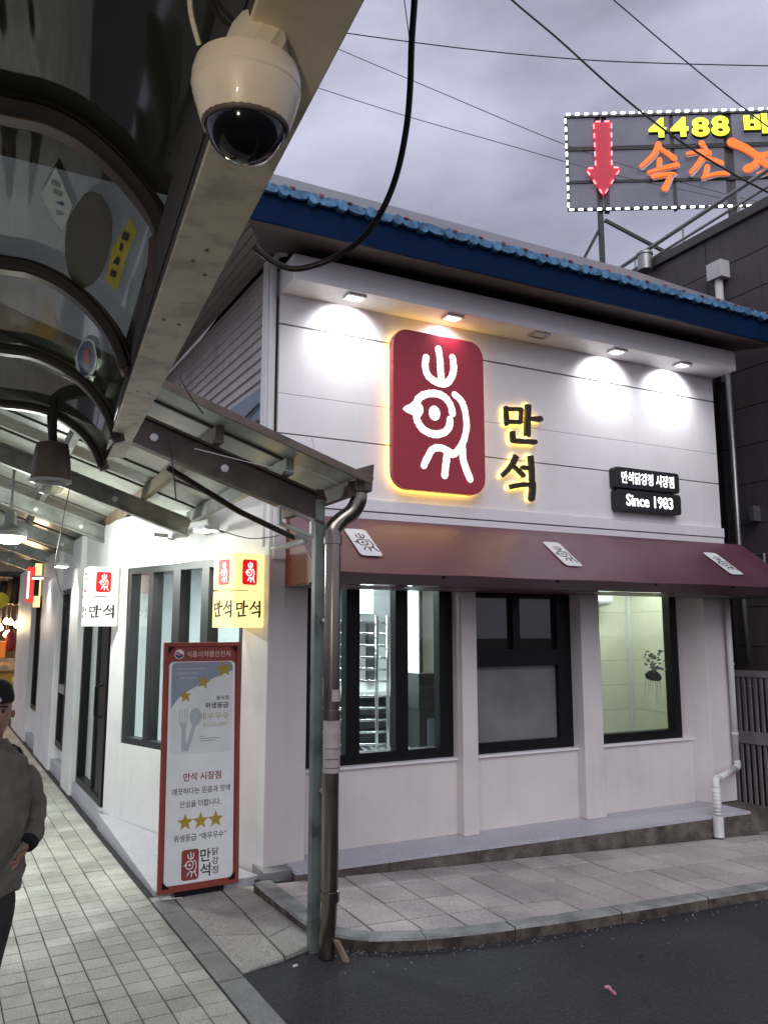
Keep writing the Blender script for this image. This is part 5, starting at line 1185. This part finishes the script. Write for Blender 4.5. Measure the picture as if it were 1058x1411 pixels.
# thin hanging wires and flex under the roof
for pts, yd, lab in (([(100, 655), (84, 735), (78, 790), (96, 850)], (5.0, 6.0, 8.0, 9.9), 'thin dark wire hanging past the brown dome lamp'), ([(268, 618), (420, 650), (430, 600)], (4.5, 4.45, 4.4), 'thin pale wire looped along the brown cross beam'), ([(232, 600), (238, 640), (243, 690)], (4.55, 4.55, 4.55), 'thin wire dangling from the brown cross beam'), ([(300, 730), (345, 742), (385, 738)], (5.7, 5.75, 5.8), 'black flex sagging above the yellow lightboxes'), ([(248, 520), (262, 545), (280, 570)], (4.2, 4.2, 4.3), 'thin dark wire crossing the pink siding')):
    tag(MB().tube([tuple(q) for q in catmull([tuple(ony(u, v, y)) for (u, v), y in zip(pts, yd)], 6)], .0026 if 'pale' in lab else .0035, 6).build('hanging_wire', m_vinyl if 'pale' in lab else m_wire), lab, 'wire', 'wires under the arcade roof')

# ================================================================== INTERIOR THINGS
rk = thing('steel_rack', 'stainless tube rack with many rungs behind the three-pane window', 'rack', (3.0, 6.9, .12))
xa_, xb_ = ony(519, 950, 6.75).x, ony(534.5, 950, 6.75).x
for x in (xa_, xb_): MB().tube([(x, 6.75, .14), (x, 6.75, 1.98)], .016, 10).build('upright', m_chr, rk, smooth=True)
for k in range(14): z = 1.92 - .108 * k - (.03 if k > 5 else 0); MB().tube([(2.36, 6.98, z + .02), (xa_, 6.775, z), (xb_ + .02, 6.775, z - .003)], .0105, 8).build('rung', m_chr, rk, smooth=True)
for x in (2.5, 2.62): MB().tube([(x, 6.93, .14), (x, 6.93, 1.98)], .014, 8).build('upright', m_chr, rk, smooth=True)
sh_ = thing('drying_shelf', 'white shelf with steel slats at the foot of the three-pane window', 'shelf', (3.0, 6.5, .7))
MB().box(2.40, 6.30, .66, 3.88, 6.74, .70).build('board', m_inw, sh_)
for y in (6.32, 6.72): MB().box(2.42, y - .015, .122, 2.46, y + .015, .66).build('leg', m_ssd, sh_); MB().box(3.82, y - .015, .122, 3.86, y + .015, .66).build('leg', m_ssd, sh_)
for k in range(14): MB().tube([(2.45 + k * .085, 6.32, .78), (2.52 + k * .085, 6.72, .80)], .008, 6).build('slat', m_chr, sh_)
for y in (6.33, 6.71): MB().tube([(2.42, y, .77), (3.65, y, .77)], .01, 6).build('slat_rail', m_chr, sh_)
for x in (2.44, 3.6): MB().tube([(x, 6.52, .70), (x, 6.52, .79)], .01, 6).build('foot', m_chr, sh_)
ct = thing('kitchen_counter', 'dark steel kitchen counter along the back wall inside', 'counter', (4.2, 9.2, .12))
MB().box(3.3, 8.9, .12, 5.3, 9.55, 1.0).build('cabinet', m_dark, ct); MB().box(3.25, 8.85, 1.002, 5.35, 9.58, 1.05).build('top', m_ss, ct)
for z in (.3, .5, .66, .82): MB().box(3.3, 8.86, z, 5.3, 8.9, z + .02).build('trim', m_ss, ct)
for x in (3.7, 4.25, 4.8): MB().box(x, 8.885, .33, x + .3, 8.899, .48).build('drawer_front', m_bluep, ct)
hd = thing('extract_hood', 'dark hood with pale panels above the kitchen counter', 'hood', (4.4, 9.3, 1.5)); MB().box(4.0, 8.95, 1.95, 5.3, 9.58, 2.60).build('hood', m_dark, hd)
for x in (4.1, 4.65): MB().box(x, 8.93, 2.05, x + .3, 8.949, 2.42).build('panel', m_inw, hd)
MB().box(4.02, 9.50, 1.2, 4.25, 9.598, 1.94).build('back_panel', m_dark, hd); MB().box(4.62, 9.50, 1.2, 4.72, 9.598, 1.94).build('back_panel', m_dark, hd)
cab = thing('glass_cabinet', 'tall dark cabinet with pale glass case beside the partition', 'cabinet', (4.8, 7.8, .12)); MB().box(4.35, 7.7, .12, 5.36, 8.3, 1.0).build('base', m_dark, cab); MB().box(4.35, 7.7, 1.38, 5.36, 8.3, 2.3).build('case', m_inw, cab); MB().box(4.34, 7.69, 1.001, 5.37, 8.31, 1.379).build('counter', m_dark, cab)
for z in (1.03, 1.14, 1.24, 1.35): MB().box(4.335, 7.68, z, 5.372, 7.689, z + .014).build('trim', m_ss, cab)
for x in (4.36, 4.6): MB().box(x, 7.69, 1.39, x + .03, 7.699, 2.29).build('glazing_bar', m_ss, cab)
MB().box(4.45, 7.69, .2, 5.3, 7.699, .9).build('lower_glass', m_bluep, cab)
tb = thing('prep_table', 'steel table with boxes inside the bay window', 'table', (1.9, 7.6, .12)); MB().box(1.75, 7.0, .85, 2.3, 8.3, .89).build('top', m_ss, tb)
for x, y in ((1.78, 7.03), (2.27, 7.03), (1.78, 8.27), (2.27, 8.27)): MB().tube([(x, y, .12), (x, y, .85)], .02, 8).build('leg', m_ssd, tb)
tag(MB().box(1.85, 7.3, .892, 2.15, 7.6, 1.05).build('tray', m_inw, bevel=.01), 'white tray standing on the steel prep table', 'tray'); tag(MB().box(1.85, 7.75, .892, 2.1, 8.0, 1.1).build('crate', m_bluep, bevel=.01), 'blue grey crate standing on the steel prep table', 'crate')
ac = thing('air_conditioner', 'white rounded air conditioner high on the pale green wall', 'air conditioner', (5.7, 7.0, 2.2)); mb = MB(); mb.hexa([(5.6, 6.90, 2.14), (6.42, 6.90, 2.14), (6.42, 7.115, 2.10), (5.6, 7.115, 2.10), (5.6, 6.86, 2.42), (6.42, 6.86, 2.42), (6.42, 7.115, 2.45), (5.6, 7.115, 2.45)]); mb.build('body', m_inw, ac, bevel=.03)
tag(MB().box(5.70, 7.02, 1.98, 6.16, 7.118, 2.07).build('junction_box', m_cubey and m_cream, bevel=.008), 'cream box fixed below the air conditioner', 'box')
for k, (x, y, wd, dp, e) in enumerate(((3.0, 7.6, 1.2, .12, 75), (4.4, 8.45, 1.2, .12, 80), (6.2, 6.55, .9, .10, 11), (2.3, 10.6, 1.2, .12, 26), (4.7, 6.40, .7, .08, .8))):
    t = thing('ceiling_light', ['lit ceiling tube above the steel rack', 'lit ceiling tube above the kitchen counter', 'lit ceiling tube by the pale green wall', 'lit ceiling tube over the rear room', 'dim ceiling tube behind the frosted window'][k], 'lamp', (x, y, 2.6), 'ceiling lights inside the shop')
    MB().box(x - wd / 2, y - dp / 2, 2.575, x + wd / 2, y + dp / 2, 2.608).build('body', m_inw, t); MB().box(x - wd / 2 + .02, y - dp / 2 + .02, 2.568, x + wd / 2 - .02, y + dp / 2 - .02, 2.574).build('tube', m_inlight if k < 4 else m_inw, t)
    d = bpy.data.lights.new('tube_light', 'AREA'); d.shape = 'RECTANGLE'; d.size = wd; d.size_y = dp; d.energy = e; d.color = (.88, .98, 1.0) if k != 2 else (.95, 1.0, .88)
    o = bpy.data.objects.new('tube_light', d); col.objects.link(o); o.location = (x, y, 2.56); attach(o, t)

# ================================================================== FAR END OF THE MARKET
st = thing('market_stall', 'food stall with yellow counter under warm bulbs at the arcade end', 'stall', (.6, 19.5, 0))
MB().box(-2.0, 19.0, 0, 1.1, 19.7, .95).build('counter', m_ycnt, st); MB().box(-2.0, 18.95, .951, 1.12, 19.75, 1.0).build('counter_top', m_stallw, st)
MB().box(-2.0, 19.02, 1.001, 1.08, 19.3, 1.25).build('display_glass', m_clear, st)
MB().box(-2.6, 22.5, 0, 2.2, 22.6, 4.2).build('back_wall', m_stallw, st)
MB().box(-2.6, 18.3, 2.95, 1.2, 22.4, 3.05).build('stall_roof', m_ribd, st)
for x in (.28, .98): MB().box(x, 18.9, .0, x + .08, 18.98, 2.95).build('post', m_ssd, st)
mb = MB(); rng = random.Random(9)
for k in range(120): p = Vector((rng.uniform(-1.8, 1.0), rng.uniform(19.35, 19.68), 1.02 + rng.uniform(0, .1))); s_ = rng.uniform(.03, .06); mb.lathe([(s_ * .4, -s_), (s_, 0), (s_ * .5, s_ * .8)], p, 6)
o = mb.build('fried_food', m_food, st); o['kind'] = 'stuff'
for k, (x, z) in enumerate([(ony(u, v, 19.1).x, ony(u, v, 19.1).z) for u, v in ((1, 865), (9, 856), (15, 857), (23, 861), (28, 857), (34, 857), (9, 874), (-12, 858))]):
    t = thing('bulb', 'bare warm bulb hanging on a cord above the yellow stall', 'bulb', (x, 19.1, z), 'warm bulbs over the far stall')
    MB().lathe([(.012, .08), (.03, .05), (.06, .0), (.05, -.045), (.01, -.065)], (x, 19.1, z), 10).build('glass', m_bulb, t, smooth=True); MB().tube([(x, 19.1, z + .08), (x, 19.1, 2.96)], .008, 5).build('cord', m_wire, t)
lamp('stall_light', 'POINT', (.4, 19.0, 2.0), 110, (1.0, .70, .38), st, .2)
ex = thing('fire_extinguisher', 'red fire extinguisher hung on the stall post', 'extinguisher', (.36, 18.8, 1.45)); pe = ony(15, 882, 18.8)
MB().lathe([(.09, -.22), (.1, -.18), (.1, .12), (.05, .2), (.03, .24)], pe, 14).build('cylinder', m_ext, ex, smooth=True); MB().box(pe.x - .05, pe.y - .03, pe.z + .23, pe.x + .05, pe.y + .03, pe.z + .3).build('valve', m_black, ex); MB().tube([pe + Vector((.05, 0, .26)), pe + Vector((.13, 0, .15)), pe + Vector((.11, 0, -.05))], .015, 6).build('hose', m_black, ex)
for k, (u, v, hh) in enumerate(((14, 815, .5), (22, 812, .62), (30, 818, .45), (6, 812, .35))):
    pg = ony(u, v, 18.6); tag(MB().lathe([(.02, hh * .5), (.07, hh * .4), (.09, 0), (.06, -hh * .5), (.01, -hh * .55)], pg, 9).build('hanging_bag', m_ribd if k % 2 else m_stallw, smooth=True), ['dark bulging bag hung above the far stall next to the bulbs', 'longest dark bag hung under the far stall roof', 'small dark bag hung beside the red lightbox', 'shortest brown bag hung by the round sign'][k], 'bag', 'bags hung over the far stall')
for k, (u, v) in enumerate(((27, 905), (31, 930), (24, 938))):
    pg = ony(u, v, 18.85); tag(MB().lathe([(.05, -.12), (.09, -.1), (.10, .05), (.05, .12), (.02, .15)], pg, 10).build('jar', (m_clear, m_food, m_posgt)[k], smooth=True), ['clear jar standing on the far stall counter edge', 'brown jar of fried food on the far counter', 'golden jar on the far stall counter'][k], 'jar')
po2 = ony(0, 895, 18.7); tag(MB().box(po2.x - .15, po2.y, po2.z - .17, po2.x + .11, po2.y + .03, po2.z + .17).build('price_board', m_osign, bevel=.01), 'orange price board hanging at the far stall', 'sign')
ba = lambda u: onpl(u, 810, AV * 13.5, AV).dot(BV)
rs_ = thing('red_lightbox', 'narrow red and yellow lightbox sign on the far arcade wall', 'sign', AP(13.5, 1.3, 2.2))
MB().obox(AP(13.5, ba(37.5), 2.27), BV * (ba(48) - ba(37.5)), AV * .12, UP * .55).build('box', m_redl, rs_, bevel=.01); MB().obox(AP(13.52, ba(48.2), 2.2), BV * (ba(57) - ba(48.2)), AV * .1, UP * .68).build('edge', m_cubey, rs_); MB().obox(AP(13.44, ba(47), 2.37), BV * .07, AV * .05, UP * .26).build('mount', m_black, rs_); MB().obox(AP(13.49, ba(37.6), 2.33), BV * .03, AV * .009, UP * .42).build('letter_strip', m_ltxt, rs_)
rd = ony(1, 827, 18.2); tag(MB().lathe([(.02, 0), (.15, .0), (.16, .03), (.02, .04)], rd, 20, axis=(0, -1, 0)).build('round_sign', m_ylw, smooth=False), 'round yellow green sign hanging above the far stall', 'sign')

# ================================================================== PERSON
PX, PY = .088, 4.05
pr = thing('person', 'person in black beanie and grey brown padded jacket walking, hand in pocket', 'person', (PX, PY, 0))
face = Vector((0, 0, 0)) - Vector((PX, PY, 0)); face.z = 0; face.normalize(); face = (face + Vector((.10, 0, 0))).normalized(); side = UP.cross(face)   # side = the person's left = viewer's right
SCL = .975
def W(x, y, z):
    x, y, z = x * SCL, y * SCL, z * SCL
    return Vector((PX, PY, 0)) + side * x + face * y + UP * z
def skin_obj(name, nodes, edges, m_, parent, sub=2, root=0):
    me = bpy.data.meshes.new(name); me.from_pydata([tuple(W(*n_[0])) for n_ in nodes], edges, []); me.materials.append(m_)
    o = bpy.data.objects.new(name, me); col.objects.link(o); attach(o, parent)
    md = o.modifiers.new('skin', 'SKIN'); md.use_smooth_shade = True; md.branch_smoothing = .6
    for i, n_ in enumerate(nodes): r_ = n_[1]; me.skin_vertices[0].data[i].radius = r_ if isinstance(r_, tuple) else (r_, r_); me.skin_vertices[0].data[i].use_root = i == root
    sb = o.modifiers.new('sub', 'SUBSURF'); sb.levels = sub; sb.render_levels = sub
    return o
def rings(name, secs, m_, parent, n_=20, smooth=True, sub=1, fn=None):
    """Body of stacked elliptical sections: (z, centre x, centre y, rx, ry, front bulge)."""
    mb = MB()
    for z, cx, cy, rx, ry, fb in secs:
        for k in range(n_):
            t = 2 * math.pi * k / n_; x = cx + rx * math.cos(t); y = cy + ry * math.sin(t) * (1 + (fb if math.sin(t) > 0 else 0)); zz = z
            if fn: x, y, zz = fn(x, y, z, t)
            mb.v.append(W(x, y, zz))
    for i in range(len(secs) - 1):
        for k in range(n_): mb.f.append((i * n_ + k, i * n_ + (k + 1) % n_, (i + 1) * n_ + (k + 1) % n_, (i + 1) * n_ + k))
    mb.f += [tuple(reversed(range(n_))), tuple((len(secs) - 1) * n_ + k for k in range(n_))]
    o = mb.build(name, m_, parent, smooth=True)
    if sub: sb = o.modifiers.new('sub', 'SUBSURF'); sb.levels = sub; sb.render_levels = sub
    return o
hx, hy = .015, .02
def nose(x, y, z, t):
    s_ = math.sin(t)
    if s_ > .9 and 1.475 < z < 1.535: y += .016 * (1 - abs(z - 1.495) / .05)
    if s_ > .5 and 1.535 < z < 1.56: y -= .006
    return x, y, z
body = rings('body', [(.95, 0, 0, .14, .10, 0), (1.15, 0, 0, .14, .10, 0), (1.30, 0, 0, .15, .09, 0), (1.36, 0, 0, .10, .07, 0), (1.39, .004, .004, .057, .058, 0), (1.425, hx, hy - .012, .054, .056, 0), (1.432, hx, hy + .010, .050, .072, .05), (1.445, hx, hy, .058, .086, .04), (1.462, hx, hy, .065, .092, .02),
                         (1.480, hx, hy, .070, .095, 0), (1.497, hx, hy, .073, .096, 0), (1.515, hx, hy, .0755, .097, 0), (1.535, hx, hy, .077, .097, 0), (1.555, hx, hy, .0775, .098, 0), (1.58, hx, hy, .077, .098, 0), (1.605, hx, hy, .070, .090, 0), (1.625, hx, hy, .05, .065, 0), (1.632, hx, hy, .02, .03, 0)], m_skin, pr, 24, fn=nose)
for s_ in (-1, 1):
    MB().lathe([(.004, 0), (.016, .003), (.018, .012), (.010, .016)], W(hx + s_ * .079, hy - .008, 1.515), 10, axis=side * s_ + face * .3).build('ear', m_skin, pr, smooth=True)
    MB().lathe([(.001, -.006), (.0085, -.003), (.0095, .001), (.001, .0035)], W(hx + s_ * .032, hy + .0875, 1.537), 10, axis=face).build('eye', m_eye, pr, smooth=True)
    MB().tube([W(hx + s_ * .018, hy + .095, 1.556), W(hx + s_ * .034, hy + .092, 1.560), W(hx + s_ * .052, hy + .078, 1.554)], .0035, 6).build('eyebrow', m_bean, pr)
MB().tube([W(hx - .024, hy + .086, 1.462), W(hx, hy + .0955, 1.464), W(hx + .024, hy + .086, 1.462)], [.003, .006, .003], 6).build('mouth', m_lip, pr)
rings('beanie', [(1.568, hx, hy, .084, .106, 0), (1.572, hx, hy, .089, .111, 0), (1.60, hx, hy, .090, .112, 0), (1.608, hx, hy, .086, .108, 0), (1.63, hx, hy, .083, .104, 0), (1.655, hx, hy, .070, .09, 0), (1.672, hx, hy, .045, .058, 0), (1.678, hx, hy, .015, .02, 0)], m_bean, pr)
MB().lathe([(.010, 0), (.010, .004), (.002, .005)], W(hx + .012, hy + .1115, 1.588), 10, axis=face).build('cap_badge', m_vinyl, pr)
def crease(o, st=.026):
    tx = bpy.data.textures.new('fold', 'CLOUDS'); tx.noise_scale = .055; tx.noise_depth = 2
    md = o.modifiers.new('fold', 'DISPLACE'); md.texture = tx; md.strength = st; md.texture_coords = 'GLOBAL'; md.mid_level = .5
# padded jacket: torso, then sleeves bent to the pockets
def puff(x, y, z, t): k = 1 + .022 * math.sin(z * 42) + .012 * math.sin(t * 5 + z * 20); return x * k, y * k, z
jk = rings('jacket', [(.735, 0, .0, .165, .125, 0), (.74, 0, 0, .18, .14, 0), (.80, 0, 0, .19, .15, 0), (.88, 0, 0, .197, .158, .05), (.96, 0, 0, .197, .158, .08), (1.04, 0, 0, .197, .155, .08), (1.12, 0, 0, .20, .150, .06), (1.20, 0, -.005, .202, .140, .04), (1.27, 0, -.01, .192, .122, .02), (1.32, 0, -.01, .175, .105, 0), (1.355, .0, -.008, .115, .088, 0), (1.385, .004, -.002, .088, .082, 0), (1.41, .006, 0, .086, .082, 0), (1.40, .006, 0, .072, .070, 0), (1.37, .004, 0, .062, .062, 0)], m_person, pr, 28, fn=puff, sub=2); crease(jk, .034)
for s_ in (-1, 1):
    nd = [((s_ * .140, -.01, 1.27), .056), ((s_ * .190, -.02, 1.21), .060), ((s_ * .218, -.04, 1.12), .056), ((s_ * .228, -.045, 1.03), .052), ((s_ * .222, .015, .985), .050), ((s_ * .205, .065, .965), .046), ((s_ * .192, .09, .955), .042)]
    sl = skin_obj('sleeve', nd, [(i, i + 1) for i in range(6)], m_person, jk, 3); crease(sl)
    MB().tube([W(s_ * .196, .084, .957), W(s_ * .182, .106, .947)], [.041, .036], 14).build('cuff', m_bean, jk)
    # hand slipping into the pocket: palm, four fingers, thumb
    hn = [((s_ * .196 - s_ * .008, .122 - .030, .949), .024), ((s_ * .178 - s_ * .008, .142 - .030, .932), (.032, .019)), ((s_ * .162 - s_ * .008, .150 - .030, .910), (.034, .017))]
    ed = [(0, 1), (1, 2)]; b_ = 3
    for f_ in range(4):
        oz = .028 - f_ * .018; ln = (.030, .036, .033, .026)[f_]
        hn += [((s_ * .152 - s_ * .008, .150 - f_ * .002 - .030, .898 + oz), .0095), ((s_ * (.152 - ln * .7) - s_ * .008, .148 - .030, .885 + oz), .0088), ((s_ * (.152 - ln * 1.3) - s_ * .008, .142 - .030, .868 + oz), .0078)]; ed += [(2, b_), (b_, b_ + 1), (b_ + 1, b_ + 2)]; b_ += 3
    hn += [((s_ * .176 - s_ * .008, .166 - .030, .945), .0105), ((s_ * .158 - s_ * .008, .178 - .030, .938), .0095), ((s_ * .142 - s_ * .008, .182 - .030, .925), .0085)]; ed += [(1, b_), (b_, b_ + 1), (b_ + 1, b_ + 2)]
    skin_obj('hand', hn, ed, m_skin, body, 1)
MB().tube([W(0, .174, .76), W(0, .196, .9), W(0, .19, 1.1), W(0, .150, 1.25), W(.002, .094, 1.38)], .006, 6).build('zip', m_bean, jk)
for s_ in (-1, 1): MB().bar(W(s_ * .09, .178, .87), W(s_ * .165, .150, .97), .012, .008, face).build('pocket_flap', m_person, jk)
tr = rings('trousers', [(.70, 0, 0, .165, .125, 0), (.78, 0, 0, .185, .135, 0), (.86, 0, 0, .17, .12, 0)], m_trous, pr)
for s_, yk, yf in ((1, .05, -.06), (-1, .12, .22)):
    lg = skin_obj('trouser_leg', [((s_ * .075, .0, .80), .098), ((s_ * .072, yk * .5, .66), .098), ((s_ * .045, yk, .47), .078), ((s_ * .035, (yk + yf) / 2, .28), .068), ((s_ * .035, yf, .12), .066), ((s_ * .035, yf, .08), .066)], [(i, i + 1) for i in range(5)], m_trous, tr)
    rings('shoe', [(.0, s_ * .04, yf + .05, .045, .125, .1), (.03, s_ * .04, yf + .05, .048, .13, .1), (.06, s_ * .04, yf + .03, .042, .10, .1), (.10, s_ * .037, yf, .036, .05, 0)], m_bean, pr)
bp_ = rings('backpack', [(.90, .03, -.24, .15, .07, 0), (.95, .03, -.25, .18, .09, 0), (1.15, .03, -.26, .19, .10, 0), (1.30, .03, -.25, .18, .09, 0), (1.36, .03, -.24, .13, .06, 0)], m_bean, pr)
MB().tube([W(.13, -.20, 1.27), W(.135, -.10, 1.335), W(.125, -.06, 1.335)], .014, 8).build('strap', m_bean, bp_)
